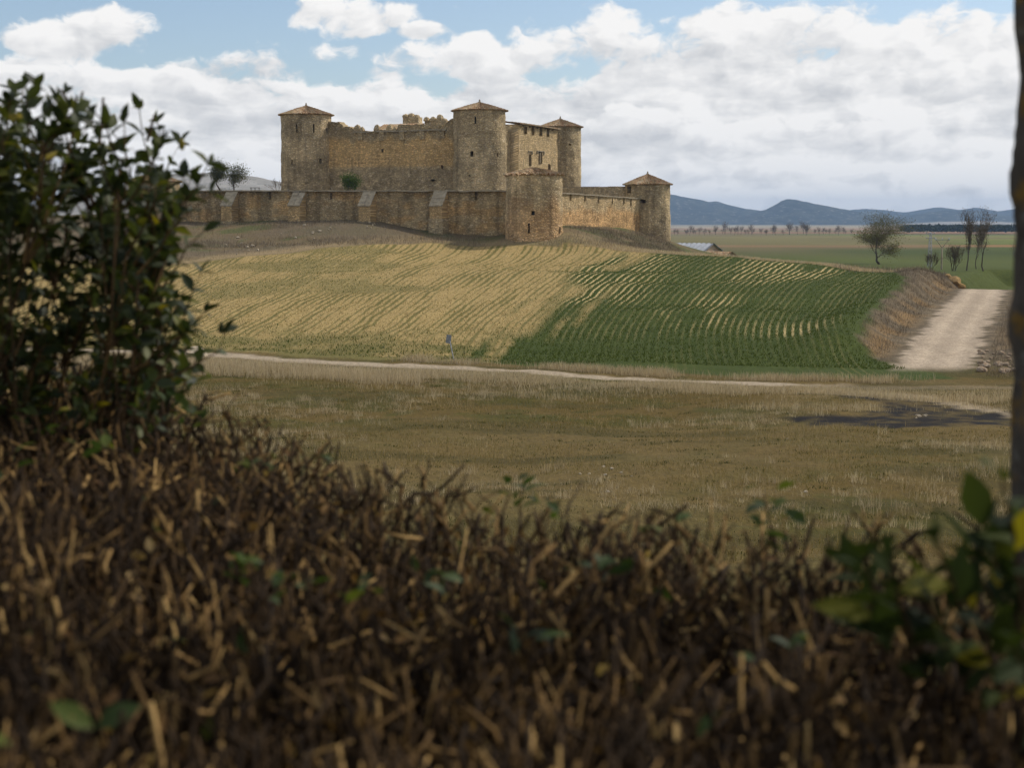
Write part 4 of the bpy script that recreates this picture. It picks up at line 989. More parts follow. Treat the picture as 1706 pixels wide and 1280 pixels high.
P = np.repeat(C_, nb, 0); P[:, :2] += RNG.normal(size=(len(P), 2)) * np.repeat(.10 + .16 * RNG.random(len(C_)), nb)[:, None]; P[:, 2] = height(P[:, 0], P[:, 1]) - .01; n = len(P); hc = np.repeat(.12 + .38 * RNG.random(len(C_)) ** 1.5, nb)
blades('dry_tussocks', P, hc * (.4 + .7 * RNG.random(n)), .006 + .009 * RNG.random(n), np.clip(np.repeat(.25 + .6 * RNG.random(len(C_)), nb) + .2 * RNG.normal(size=n), 0, 1), DRY, .7, 'pale dry tussocks standing up from the short meadow grass')
C_ = scatter(900, MEAD, lambda X, Y: 1 - sst(sdf(X, Y, TAR), -.4, .3)); nb = 22; P = np.repeat(C_, nb, 0); P[:, :2] += RNG.normal(size=(len(P), 2)) * np.repeat(.08 + .22 * RNG.random(len(C_)), nb)[:, None] * np.array([1.6, .8]); P[:, 2] = height(P[:, 0], P[:, 1]) - .01; n = len(P)
blades('green_tussocks', P, .04 + .08 * RNG.random(n), .012 + .014 * RNG.random(n), RNG.random(n), tone_mat('low_weeds', [(0, (.030, .036, .008)), (1, (.075, .080, .018))], .9, .1, trans=.2), 1.0, 'low dark green weeds spotting the meadow')
def strip(px_pts, below, above):
    a = [(x, y + below) for x, y in px_pts]; b = [(x, y - above) for x, y in px_pts[::-1]]; return poly(a + b)
PP = [(0, 580), (290, 590), (450, 600), (600, 609), (760, 618), (950, 630), (1150, 640), (1290, 646), (1420, 648), (1560, 648), (1710, 650)]
def ktall(X, Y): 
    dp, _, _ = seg_dist(X, Y, PATH); return sst(dp, 1.2, 2.0) * np.clip(.07 + 1.5 * sst(fbm(X * .13, Y * .3, 3, 95), .46, .64), 0, 1) * (1 - .85 * sst(dp + 3 * (fbm(X * .3, Y * .3, 3, 97) - .5), 4, 9))
P = scatter(46000, strip(PP, 40, 0), ktall); n = len(P); cl = fbm(P[:, 0] * .2, P[:, 1] * .2, 3, 96)
blades('tall_grass', P, (.12 + .55 * RNG.random(n) ** 1.5 * cl * 1.5) * (.65 + .35 * sst(seg_dist(P[:, 0], P[:, 1], PATH)[0], 2, 5)), .008 + .011 * RNG.random(n), np.clip(.30 + .7 * RNG.random(n), 0, 1), DRY, .45, 'tall straw-coloured dry grass along the near side of the path')
P = scatter(9000, strip([(250, 590), (350, 597), (450, 602), (600, 610), (700, 615)], 30, -2), lambda X, Y: sst(seg_dist(X, Y, PATH)[0], 2.0, 3.0)); n = len(P)
blades('tall_grass', P, (.25 + .6 * RNG.random(n)) * (.4 + .6 * sst(seg_dist(P[:, 0], P[:, 1], PATH)[0], 2, 6)), .009 + .012 * RNG.random(n), np.clip(.35 + .6 * RNG.random(n), 0, 1), DRY, .4, 'dense band of tall dry grass beside the pale boulder')
P = scatter(9000, strip([(640, 600), (760, 606), (950, 618), (1150, 628), (1300, 636), (1420, 638), (1560, 634)], 4, 4), lambda X, Y: np.clip(1.6 * sst(fbm(X * .25, Y * .3, 3, 98), .48, .66), .04, 1) * sst(seg_dist(X, Y, PATH)[0], 1.7, 2.2)); n = len(P)
blades('tall_grass', P, (.12 + .45 * RNG.random(n)), .010 + .016 * RNG.random(n), np.clip(.2 + .7 * RNG.random(n), 0, 1), DRY, .5, 'broken fringe of dry grass between path and crop')
def crop_rows(name, n, mat, label, green, hh, ww, t0, t1):
    k = RNG.integers(-130, 85, n * 4); Yq = 92 + 112 * RNG.random(n * 4) ** 1.3; G = np.polyval(GPOLY, Yq); uq = (k + .75) * .56 + RNG.normal(size=n * 4) * np.where(RNG.random(n * 4) < .65, .35, .09)
    Xq = uq * (1 + .0188 * G) + .549 * G
    for _ in range(3): Xq = Xq - (rows(Xq, Yq) - uq) * (1 + .0188 * G)
    ok = (sdf(Xq, Yq, FIELD) > .6) & (np.abs(Xq) < .40 * Yq); Xq, Yq = Xq[ok], Yq[ok]; _, am, st, _m = ground_colours(Xq, Yq)
    pr = (1 - st) if green else st; ok = RNG.random(len(Xq)) < pr; Xq, Yq = Xq[ok][:n], Yq[ok][:n]; P = np.stack([Xq, Yq, height(Xq, Yq) - .01], -1); m = len(P)
    blades(name, P, hh * (.5 + RNG.random(m)), ww * (.5 + RNG.random(m)), np.clip(t0 + (t1 - t0) * RNG.random(m), 0, 1), mat, .9, label)
WHEAT = tone_mat('young_wheat', [(0, (.046, .064, .010)), (1, (.085, .105, .020))], .8, .2, trans=.3); STUB = tone_mat('stubble', [(0, (.12, .11, .035)), (.3, (.26, .19, .08)), (1, (.46, .35, .17))], .9, .1, trans=.2)
crop_rows('young_wheat', 60000, WHEAT, 'rows of young green wheat on the hillside', True, .13, .045, 0, 1)
crop_rows('stubble', 52000, STUB, 'sparse straw stubble in rows on the hillside', False, .12, .035, 0, 1)
def kbank(X, Y):
    d, s, side = seg_dist(X, Y, ROAD); return sst(d, 2.9, 3.8) * (1 - sst(d, 9.5, 11)) * (sdf(X, Y, FIELD) < .3) * (.35 + .65 * (fbm(X * .4, Y * .4, 3, 99) > .45))
P = scatter(48000, [(18, 90), (38, 86), (80, 168), (62, 200), (40, 185), (36, 160)], kbank); n = len(P)
blades('dry_brush', P, (.08 + .60 * RNG.random(n) ** 2.2), .009 + .013 * RNG.random(n), RNG.random(n) ** 1.2, SCRUBB, 1.1, 'grey-brown dry brush covering the banks of the gravel road')
def kmound(X, Y): return (sdf(X, Y, FIELD) < -.2) * np.clip(.10 + 1.3 * sst(fbm(X * .12, Y * .12, 3, 93), .44, .60), 0, 1)
P = scatter(42000, [(-62, 175), (-40, 182), (-15, 200), (3, 200), (14, 200), (27, 224), (24, 246), (6, 211), (-12, 211), (-52, 229)], kmound); n = len(P)
blades('mound_brush', P, (.10 + .60 * RNG.random(n) ** 2), .014 + .022 * RNG.random(n), RNG.random(n), SCRUBB, .7, 'dry grass and brush on the mound below the castle walls')
P = scatter(15000, [(7, 201), (16, 199), (26, 195), (36, 186), (44, 170), (47, 173), (40, 190), (28, 201), (14, 206)], None); n = len(P)
blades('edge_grass', P, (.12 + .40 * RNG.random(n) ** 1.5), .02 + .025 * RNG.random(n), .25 + .75 * RNG.random(n), DRY, .6, 'pale dry grass fringing the upper edge of the crop')
P = scatter(7000, [(38, 170), (60, 172), (90, 230), (60, 250), (40, 215)], lambda X, Y: .3 + .7 * (fbm(X * .2, Y * .2, 3, 94) > .5)); n = len(P)
blades('dry_brush', P, (.15 + .7 * RNG.random(n) ** 1.5), .03 + .03 * RNG.random(n), RNG.random(n), SCRUBB, .7, 'dark dry brush beyond the crest of the gravel road')

# ------------------------------------------------------------------ rocks
def rock_mesh(seed, mat, n=2):
    import bmesh
    bm = bmesh.new(); bmesh.ops.create_icosphere(bm, subdivisions=n, radius=1); rg = np.random.default_rng(seed)
    pl = [(rg.normal(size=3), .62 + .3 * rg.random()) for _ in range(9)]
    for v in bm.verts:
        p = np.array(v.co)
        for nn, dd in pl:
            u = nn / np.linalg.norm(nn); e = p.dot(u) - dd
            if e > 0: p = p - u * e
        v.co = Vector(p * (1 + rg.normal() * .03))
    me = bpy.data.meshes.new('rock'); bm.to_mesh(me); bm.free(); me.materials.append(mat); return me
RK = [rock_mesh(i, RUBBLE) for i in range(5)]; RP = [rock_mesh(20 + i, ROCK) for i in range(4)]; RO = [rock_mesh(40 + i, OCHRE) for i in range(2)]
def rock(me, loc, sc, label, cat, group=None, name='rock', rg=random):
    o = ob(name, me); o.location = loc; o.scale = sc; o.rotation_euler = (rg.uniform(-.3, .3), rg.uniform(-.3, .3), rg.uniform(0, 6.28)); return tag(o, label, cat, group)
h = hit(330, 597); rock(rock_mesh(31, ROCK, 3), (h.x, h.y, h.z + .25), (.95, .6, .55), 'large pale boulder beside the path under the leafy bush', 'boulder', name='boulder')
for i in range(34):
    h = hit(1628 + 62 * random.random(), 585 + 38 * random.random() ** .7); s_ = .10 + .22 * random.random() ** 2
    rock(RK[i % 5], (h.x, h.y, h.z + s_ * .3), (s_ * 1.3, s_, s_ * .8), 'brown rubble stone tumbled at the foot of the road bank', 'rock', 'rubble stones below the road bank')
for i, (px, py, s_) in enumerate([(1588, 470, .9), (1596, 478, .7), (1580, 463, .6)]):
    h = hit(px, py); rock(RO[i % 2], (h.x, h.y, h.z + .05), (s_ * 1.5, s_, s_ * .8), ['broad ochre earth clod at the road crest', 'smaller ochre clod touching the gravel road', 'low ochre lump topping the road bank'][i], 'rock', name='earth_clod')
for i in range(34):
    c = random.choice([(400, 410, 18, 8), (515, 384, 12, 4), (540, 382, 10, 4), (410, 405, 30, 10), (500, 395, 60, 10), (615, 378, 20, 4)]); h = hit(c[0] + random.gauss(0, c[2]), c[1] + random.gauss(0, c[3]), 120, 300); s_ = .08 + .13 * random.random() ** 2
    if h.y > 229: continue
    rock(RP[i % 4], (h.x, h.y, h.z + .1), (s_ * 1.4, s_, s_), 'whitish stone lying in the brush of the castle mound', 'stone', 'white stones scattered over the mound', 'stone')
for i in range(16):
    px, py = random.choice([(1525 + random.gauss(0, 10), 692 + random.gauss(0, 3)), (1010 + random.gauss(0, 40), 790 + random.gauss(0, 8)), (940 + 500 * random.random(), 680 + 170 * random.random())]); h = hit(px, py); s_ = .03 + .05 * random.random()
    rock(RP[i % 4], (h.x, h.y, h.z + .01), (s_ * 1.4, s_, s_ * .7), 'small pale stone lying loose on the meadow', 'stone', 'pale stones loose on the meadow', 'stone')

# ------------------------------------------------------------------ sign, poles, farm buildings
def cyl(name, p0, p1, r0, r1, mat, parent, n=8):
    V, Fq, cap, _ = tubes(np.array([[p0, p1]], float), np.array([[r0, r1]], float), n); return mk(name, V, [Fq, cap], mat, parent, True)
def boxm(name, c, hx, hy, h, mat, parent, bev=0):
    V = []; Fq = []; box_pts(V, Fq, c, np.array([hx, 0]), np.array([0, hy]), None, h); return mk(name, np.array(V), np.array(Fq), mat, parent)
h = hit(757, 603); sg = thing('road_sign', (h.x, h.y, h.z - .1), 'small grey sign on a leaning metal post at the field edge', 'sign')
top_ = Vector((-.30, 0, 1.55)); cyl('post', (0, 0, 0), top_[:], .035, .035, METAL, sg)
pn = mk('panel', [(x, y, z) for y in (-.015, .015) for x, z in ((-.20, -.24), (.12, -.30), (.20, .24), (-.12, .30))], np.array([[0, 1, 2, 3], [7, 6, 5, 4], [0, 4, 5, 1], [1, 5, 6, 2], [2, 6, 7, 3], [3, 7, 4, 0]]), plain_stone_mat('sign_back', (.30, .31, .31), (.24, .25, .25), 6.), sg)
pn.location = top_ + Vector((-.05, -.05, -.02)); pn.rotation_euler = (0, 0, R(25))
cyl('bracket', (top_ + Vector((-.16, -.03, .05)))[:], (top_ + Vector((.10, -.03, .0)))[:], .018, .018, METAL, sg, 6)
# lattice mast
x, y, z = onground(1550, 330); ms = thing('lattice_mast', (x, y, z), 'thin steel lattice power mast standing behind the road crest', 'mast'); H = 7.6
for sx in (-1, 1):
    for sy in (-1, 1): cyl('leg', (sx * .42, sy * .42, -.3), (sx * .16, sy * .16, H), .06, .045, METAL, ms, 4)
for k in range(9):
    z0 = H * k / 9; z1 = H * (k + 1) / 9; w0 = lerp(.42, .16, k / 9); w1 = lerp(.42, .16, (k + 1) / 9); s_ = 1 if k % 2 else -1
    cyl('brace', (-s_ * w0, -w0, z0), (s_ * w1, -w1, z1), .03, .03, METAL, ms, 4); cyl('brace', (-s_ * w0, w0, z0), (s_ * w1, w1, z1), .03, .03, METAL, ms, 4)
for zc in (H - .3, H - 1.3): boxm('crossarm', (0, 0, zc), 1.0, .06, .12, METAL, ms)
for zc in (H - .3, H - 1.3):
    for sx in (-.9, 0, .9): cyl('insulator', (sx, 0, zc + .1), (sx, 0, zc + .4), .07, .05, SHEET, ms, 6)
x, y, z = onground(1570, 300); yp = thing('forked_pole', (x, y, z), 'concrete power pole with a wide forked top', 'pole'); H = 4.4
cyl('shaft', (0, 0, -.3), (0, 0, H), .20, .13, COPING, yp)
for sx in (-1, 1): cyl('fork', (0, 0, H - .1), (sx * 1.2, 0, H + 1.5), .11, .08, COPING, yp, 6)
boxm('crossarm', (0, 0, H + 1.45), 1.5, .07, .12, METAL, yp)
for sx in (-1.3, 0, 1.3): cyl('insulator', (sx, 0, H + 1.56), (sx, 0, H + 1.95), .10, .06, SHEET, yp, 6)
# farm shed with sheet roof and small tiled shed beyond the crop
e_ = Vector((.80, -.60, 0)); q_ = Vector((.60, .80, 0))
def shed(name, p, L, W, eh, rh, roofmat, label, cat, sheet):
    t = thing(name, (p.x, p.y, p.z), label, cat, rz=math.atan2(e_.y, e_.x))
    V = []; 
    for sx in (-1, 1): V += [(sx * L / 2, -W / 2, -3), (sx * L / 2, W / 2, -3), (sx * L / 2, W / 2, eh), (sx * L / 2, 0, eh + rh - .06), (sx * L / 2, -W / 2, eh)]
    w = mk('wall', V, [np.array([[0, 1, 2, 3, 4], [9, 8, 7, 6, 5]]), np.array([[0, 5, 6, 1], [1, 6, 7, 2], [4, 9, 5, 0]])], plain_stone_mat(name + '_wall', (.36, .25, .17), (.44, .34, .24), .8), t)
    for sy in (-1, 1):
        a = (-L / 2 - .3, sy * (W / 2 + .35), eh - .12); b = (L / 2 + .3, sy * (W / 2 + .35), eh - .12); c = (L / 2 + .3, 0, eh + rh); d = (-L / 2 - .3, 0, eh + rh)
        tile_slope('roof', t, a, b, c, d, mat=roofmat, rib=.9 if sheet else .3, nrow=1 if sheet else 5, seed=15 + sy)
    boxm('door', (L / 2 - 1.6, -W / 2 - .03, -3), .8, .05, 3 + min(eh - .4, 1.9), WOOD, t)
    return t
p = at(1140, 424, 262); shed('sheet_roof_shed', p, 11, 6.0, .7, 1.3, SHEET, 'low farm shed with pale grey sheet roof beyond the crop', 'shed', True)
p = at(1188, 433, 252); shed('tiled_shed', p, 6.5, 4.2, .55, .85, TILES, 'small shed with terracotta tile roof beside the grey roof', 'shed', False)
# little wooden table behind the wall
x, y, z = atx(425, 319.5, 245); tb = thing('wooden_table', (x, y, z), 'little dark wooden table on the skyline behind the outer wall', 'table')
boxm('tabletop', (0, 0, .62), .8, .35, .08, WOOD, tb)
for sx in (-.65, 0, .65): boxm('leg', (sx, 0, -.8), .05, .05, 1.42, WOOD, tb)

# ------------------------------------------------------------------ haze
V = [(x, y, z) for z in (-30, 170) for x, y in ((-11000, -600), (11000, -600), (11000, 12800), (-11000, 12800))]
hz = mk('haze', V, np.array([[3, 2, 1, 0], [4, 5, 6, 7], [0, 1, 5, 4], [1, 2, 6, 5], [2, 3, 7, 6], [3, 0, 4, 7]]))
hm = bpy.data.materials.new('haze_air'); hm.use_nodes = True; hm.node_tree.nodes.clear(); ht = NT(hm.node_tree)
pv = ht.n.new('ShaderNodeVolumePrincipled'); pv.inputs['Color'].default_value = (.45, .67, 1.0, 1); pv.inputs['Density'].default_value = .000075; pv.inputs['Anisotropy'].default_value = .0
hout = ht.n.new('ShaderNodeOutputMaterial'); ht.l.new(pv.outputs[0], hout.inputs['Volume']); hz.data.materials.append(hm)
tag(hz, 'thin blue haze over the far plain', 'haze', kind='stuff')

# ------------------------------------------------------------------ foreground: clipped hedge, privet bush, laurel shoot, tree trunk
RF = np.random.default_rng(101)
def leaf_shape(seed, wid=.44, fold=.35, curl=.25):
    rg = np.random.default_rng(seed); ys = np.array([0, .12, .32, .55, .78, 1.0]); ws = np.array([.02, .22, .46, .5, .32, .0]) * wid * (1 + .1 * rg.normal()); V = []
    cu = curl * (.5 + rg.random()); 
    for y_, w_ in zip(ys, ws):
        z_ = -cu * y_ ** 2; V += [(-w_, y_, z_ + abs(w_) * fold), (0, y_, z_), (w_ * (1 + .1 * rg.normal()), y_, z_ + abs(w_) * fold)]
    Fq = []
    for k in range(5):
        for j in (0, 1): b = k * 3 + j; Fq.append([b, b + 1, b + 4, b + 3])
    return np.array(V), np.array(Fq)
LEAFRAMP = [(0, (.016, .024, .008)), (.50, (.034, .046, .012)), (.86, (.072, .086, .018)), (.96, (.15, .145, .018)), (1, (.26, .20, .012))]
GREENRAMP = [(0, (.025, .042, .012)), (.7, (.055, .085, .020)), (1, (.12, .135, .02))]
LEAF_O = tone_mat('privet_leaf', LEAFRAMP, .55, .28, trans=.28, obj_random=True); LEAF_S = tone_mat('privet_leaf_mass', LEAFRAMP, .55, .28, trans=.28)
GREEN_O = tone_mat('fresh_leaf', GREENRAMP, .6, .25, trans=.35, obj_random=True); GREEN_S = tone_mat('fresh_leaf_mass', GREENRAMP, .45, .4, trans=.35)
TWRAMP = [(0, (.018, .010, .004)), (.40, (.060, .033, .011)), (.72, (.20, .115, .038)), (1, (.56, .36, .135))]
TWIG_O = tone_mat('hedge_twig', TWRAMP, .85, .2, noise=22.); TWIG_O2 = tone_mat('hedge_twig_single', TWRAMP, .85, .2, obj_random=True)
DRYLEAF_S = tone_mat('dead_leaf', [(0, (.09, .045, .014)), (.6, (.26, .15, .055)), (1, (.54, .37, .16))], .8, .2, trans=.2); DRYLEAF_O = tone_mat('dead_leaf_single', [(0, (.09, .045, .014)), (.6, (.26, .15, .055)), (1, (.54, .37, .16))], .8, .2, trans=.2, obj_random=True)
LEAF_D = tone_mat('broad_leaf', [(0, (.012, .019, .006)), (.6, (.026, .038, .009)), (.86, (.05, .064, .012)), (.93, (.20, .17, .012)), (1, (.30, .23, .012))], .75, .12, trans=.3, obj_random=True)
LV = [leaf_shape(i) for i in range(4)]
def leaf_meshes(mat): return [mk('leaf', V, Fq, mat, link=False, smooth=True) for V, Fq in LV]
def frames(pos, dirs, size, rng, roll=.9):
    """(n,3,3) axes + pos for leaves pointing along dirs"""
    d = dirs / (np.linalg.norm(dirs, axis=1, keepdims=True) + 1e-9); n = np.stack([rng.normal(size=len(d)) * roll, rng.normal(size=len(d)) * roll, np.ones(len(d))], -1); x = np.cross(d, n); x /= np.linalg.norm(x, axis=1, keepdims=True) + 1e-9; z = np.cross(x, d)
    return np.stack([x, d, z], -1) * size[:, None, None], pos
def leaf_mass(name, A, pos, tone, mat, parent):
    parts = []; var = RF.integers(0, 4, len(pos))
    for k in range(4):
        s_ = var == k
        if not s_.any(): continue
        V0, F0 = LV[k]; V = (A[s_] @ V0.T).transpose(0, 2, 1) + pos[s_][:, None]; m = len(V); parts.append((V.reshape(-1, 3), [(F0[None] + (np.arange(m) * len(V0))[:, None, None]).reshape(-1, 4)], np.repeat(tone[s_], len(V0))))
    V, f, tn = merge(parts); return tag(mk(name, V, f, mat, parent, True, {'tone': tn}), kind='stuff')
def leaf_objs(name, A, pos, meshes, parent):
    for i in range(len(pos)):
        o = ob(name, meshes[i % len(meshes)], parent); M = Matrix.Identity(4)
        for r in range(3):
            for c in range(3): M[r][c] = float(A[i, r, c])
            M[r][3] = float(pos[i, r])
        o.matrix_local = M

# ---- hedge
HX = np.array([-3.2, -2.2, -1.0, -.62, -.15, .25, .54, 1.0, 1.7]); HYf = np.array([5.4, 4.7, 3.65, 3.1, 2.48, 2.18, 2.0, 1.92, 1.9])
def hedge_top(x, y): return -.455 + .085 * sst(-np.asarray(x, float), .15, .8) + (fbm(x * 2.2, y * 2.2, 3, 121) - .5) * .10 + (fbm(x * 9, y * 9, 2, 122) - .5) * .05
hedge = thing('clipped_hedge', (0, 2, -1.65), 'brown clipped hedge of bare cut twigs filling the foreground', 'hedge'); hedge.location = (0, 0, 0)
def hedge_pts(n):
    out = []; c = 0
    while c < n:
        y = .85 + 4.0 * RF.random(n) ** 1.4; x = (RF.random(n) - .5) * 2 * (.55 + y * .42); k = (y < np.interp(x, HX, HYf)); out.append(np.stack([x, y], -1)[k]); c += k.sum()
    return np.concatenate(out)[:n]
N = 14500; q = hedge_pts(N); L = .16 + .26 * RF.random(N); far = np.interp(q[:, 0], HX, HYf) - q[:, 1]
zt = hedge_top(q[:, 0], q[:, 1]) - .20 * RF.random(N) ** 1.6 + np.where(RF.random(N) < .05, .05 * RF.random(N), 0) + .03 * (far < .25) * RF.random(N)
lean = RF.normal(size=(N, 2)) * .26 + np.array([.12, 0]); K = 5; t = np.linspace(0, 1, K)
kink = np.cumsum(RF.normal(size=(N, K, 2)) * .018, axis=1)
P = np.empty((N, K, 3)); P[..., :2] = q[:, None] + (lean * L[:, None])[:, None] * (t - 1)[None, :, None] * 1.0 + kink; P[..., 2] = zt[:, None] + (t - 1)[None] * L[:, None]
r = (.0012 + .0020 * RF.random(N) ** 2.2); RR = r[:, None] * np.array([1.25, 1.15, 1.05, 1.0, .92])[None] * (1 + .12 * RF.normal(size=(N, K)))
tone = np.clip(.02 + .80 * RF.random(N) ** 3.8, 0, 1)
score = r / q[:, 1] * (zt - hedge_top(q[:, 0], q[:, 1]) > -.06) * (np.abs(q[:, 0]) < q[:, 1] * .36) * (q[:, 1] > 1.05); pick = np.argsort(-score)[:280]; rest = np.setdiff1d(np.arange(N), pick)
for i in pick:
    V, Fq, cap, tn = tubes(P[i:i + 1], RR[i:i + 1], 6, tone[i:i + 1]); mk('twig', V, [Fq, cap], TWIG_O, hedge, True, {'tone': tn})
V, Fq, cap, tn = tubes(P[rest], RR[rest], 5, tone[rest]); tag(mk('twigs', V, [Fq, cap], TWIG_O, hedge, True, {'tone': tn}), kind='stuff')
# side spurs and short broken ends
M_ = 42000; k = RF.integers(0, N, M_); f = RF.random(M_) ** .6; base = P[k, 1] + (P[k, 4] - P[k, 1]) * f[:, None]; d = RF.normal(size=(M_, 3)) * np.array([.8, .8, .5]) + np.array([.1, 0, 1.0]); d /= np.linalg.norm(d, axis=1, keepdims=True); l = .015 + .060 * RF.random(M_) ** 1.4
SP = np.stack([base, base + d * (l * .5)[:, None] + RF.normal(size=(M_, 3)) * .004, base + d * l[:, None] + RF.normal(size=(M_, 3)) * .012 + np.array([0, 0, .012])], 1); SP[..., 2] = np.minimum(SP[..., 2], hedge_top(SP[..., 0], SP[..., 1]) + .035)
sr = (.0012 + .0016 * RF.random(M_))[:, None] * np.array([1.1, 1., .8])[None]; V, Fq, cap, tn = tubes(SP, sr, 4, np.clip(.03 + .92 * RF.random(M_) ** 3.0, 0, 1)); tag(mk('spurs', V, [Fq, cap], TWIG_O, hedge, True, {'tone': tn}), kind='stuff')
# dead leaves and chips caught in the top
M_ = 4200; q2 = hedge_pts(M_); pos = np.concatenate([q2, (hedge_top(q2[:, 0], q2[:, 1]) - .02 - .16 * RF.random(M_) ** 1.5)[:, None]], 1); A, pos = frames(pos, RF.normal(size=(M_, 3)), .010 + .018 * RF.random(M_), RF, 1.5)
sc = np.linalg.norm(A[:, :, 1], axis=1) / pos[:, 1] * (np.abs(pos[:, 0]) < pos[:, 1] * .36) * (pos[:, 1] > 1.05); pk = np.argsort(-sc)[:140]; rs_ = np.setdiff1d(np.arange(M_), pk)
leaf_mass('dead_leaves', A[rs_], pos[rs_], RF.random(len(rs_)) ** 2.0, DRYLEAF_S, hedge); leaf_objs('dead_leaf', A[pk], pos[pk], leaf_meshes(DRYLEAF_O), hedge)
# living leaves in the hedge: scattered, and sprigs at the spots where the photograph shows them
gl = []
for (px, py, n, s_, h_) in [(872, 812, 13, .030, .055), (1272, 842, 11, .028, .06), (530, 775, 7, .026, .05), (930, 880, 4, .024, .03), (440, 770, 5, .024, .03), (1110, 905, 4, .03, .03), (180, 740, 5, .028, .03), (60, 700, 5, .028, .04), (1330, 930, 6, .03, .05), (890, 590 + 500, 6, .03, .02), (600, 1010, 5, .026, .02), (420, 960, 10, .022, .02), (480, 1000, 10, .022, .02), (130, 1250, 2, .034, .03), (20, 1270, 2, .03, .03), (1300, 1110, 4, .024, .02), (25, 780, 3, .04, .05), (1015, 970, 8, .026, .02), (760, 985, 5, .026, .02), (310, 690, 18, .030, .10), (250, 700, 12, .03, .08)]:
    a, b = ray(px, py + (25 if py < 850 else 0)); yy = np.linspace(1, 4.5, 300); kk = np.argmax(b * yy < hedge_top(a * yy, yy)); yy_ = min(yy[kk] if kk else 2.4, float(np.interp(a * 2.4, HX, HYf)) - .02) if py < 1000 else yy[kk]
    root = np.array([a * yy_, yy_, hedge_top(np.array([a * yy_]), np.array([yy_]))[0] - .02])
    for i in range(n):
        pz = root + np.array([RF.normal() * .018, RF.normal() * .02, .02 + h_ * (i + .5) / n]); an = RF.random() * 6.28; gl.append((pz, np.array([math.cos(an), math.sin(an) * .6, .35 + .5 * RF.random()]), s_ * (.7 + .6 * RF.random())))
    st = np.array([[root - [0, 0, .05], root + [RF.normal() * .01, 0, h_ * .5], root + [0, 0, h_ + .015]]]); V, Fq, cap, tn = tubes(st, np.array([[.0018, .0015, .001]]), 5, np.array([.4])); mk('sprig_stem', V, [Fq, cap], TWIG_O, hedge, True, {'tone': tn})
M_ = 110; q2 = hedge_pts(M_); 
for i in range(M_): gl.append((np.array([*q2[i], hedge_top(q2[i:i + 1, 0], q2[i:i + 1, 1])[0] - .02 - .07 * RF.random()]), RF.normal(size=3) + [0, 0, .4], .018 + .016 * RF.random()))
A, pos = frames(np.array([g[0] for g in gl]), np.array([g[1] for g in gl]), np.array([g[2] for g in gl]), RF, .6); leaf_objs('leaf', A, pos, leaf_meshes(GREEN_O), hedge)

# ---- privet bush
bush = thing('privet_bush', (0, 0, 0), 'dark evergreen privet bush, unclipped, with glossy oval leaves and many stems', 'bush')
BP = [(-260, 150), (0, 145), (35, 138), (70, 165), (100, 152), (130, 185), (165, 195), (205, 195), (235, 188), (262, 225), (285, 262), (305, 290), (320, 330), (322, 380), (300, 425), (292, 470), (312, 520), (325, 560), (318, 600), (300, 650), (285, 690), (0, 730), (-260, 730)]
def in_bush(n, wfun):
    out = []
    while len(out) < n:
        px = -240 + 580 * RF.random(); py = 135 + 590 * RF.random()
        if inside(np.array([px]), np.array([py]), BP)[0] and RF.random() < wfun(px, py): out.append((px, py))
    return out
stems = []
for i in range(46):
    px0 = -220 + 430 * (i + RF.random()) / 46; Y0 = 2.75 + .6 * RF.random(); px1 = min(px0 * .95 + 60 + RF.normal() * 75, 265); py1 = 200 + 300 * RF.random() + max(0, px1 - 190) * .9
    a = at(px0, 700, Y0); b = at(px1, py1, Y0 + RF.normal() * .12); a = np.array([a.x, a.y, -1.7]); b = np.array(b); tt = np.linspace(0, 1, 10)[:, None]
    p = a + (b - a) * tt + np.cumsum(RF.normal(size=(10, 3)) * .014, 0) + np.array([RF.normal() * .07, 0, 0]) * np.sin(tt * 3.14); stems.append(p)
SPt = np.array(stems); nst = len(stems); rad = np.linspace(1, .38, 10)[None] * (.0035 + .0045 * RF.random(nst) ** 1.5)[:, None]
for i in range(nst):
    V, Fq, cap, tn = tubes(SPt[i:i + 1], rad[i:i + 1], 7, np.array([.15 + .3 * RF.random()])); mk('stem', V, [Fq, cap], TWIG_O, bush, True, {'tone': tn})
flat_st = SPt.reshape(-1, 3)
targets = in_bush(530, lambda x, y: 1.0 if y < 470 else (.75 if x < 180 else 1.0)); spec = [(346, 275), (352, 325), (340, 385), (375, 555), (342, 520), (300, 240), (232, 182), (262, 205), (60, 148), (105, 155), (330, 590), (310, 640), (335, 455), (318, 300), (20, 150), (150, 180)]
BRp = []; leaves = []
for j, (px, py) in enumerate(targets + spec):
    tY = 2.72 + .65 * RF.random(); tp = np.array(at(px, py, tY)); low = flat_st[flat_st[:, 2] < tp[2] - .05]; dd = np.linalg.norm(low - tp - np.array([-.03, 0, -.14]), axis=1); rt = low[np.argmin(dd)]
    tt = np.linspace(0, 1, 6)[:, None]; v = tp - rt; p = rt + v * tt + np.array([0, 0, -.05]) * np.sin(tt * 3.14) * np.linalg.norm(v) + np.cumsum(RF.normal(size=(6, 3)) * .004, 0); p[-1] = tp; BRp.append(p); ln = np.linalg.norm(v)
    n = 5 if py < 500 else 4; fr = np.linspace(max(.25, 1 - .17 / max(ln, .1)), 1.0, n)
    for k, ft in enumerate(fr):
        i0 = min(4, int(ft * 5)); c = p[i0] + (p[i0 + 1] - p[i0]) * (ft * 5 - i0); td = p[min(5, i0 + 1)] - p[i0]; td = td / (np.linalg.norm(td) + 1e-9); ax = np.cross(td, RF.normal(size=3)); ax /= np.linalg.norm(ax)
        for sg in ((1, -1) if k < n - 1 else (1, -1, 0)): leaves.append((c, ax * sg * .9 + td * (.7 if sg else 1.2) + RF.normal(size=3) * .15, (.026 + .024 * RF.random()) * (1.0 if k < n - 1 else .85)))
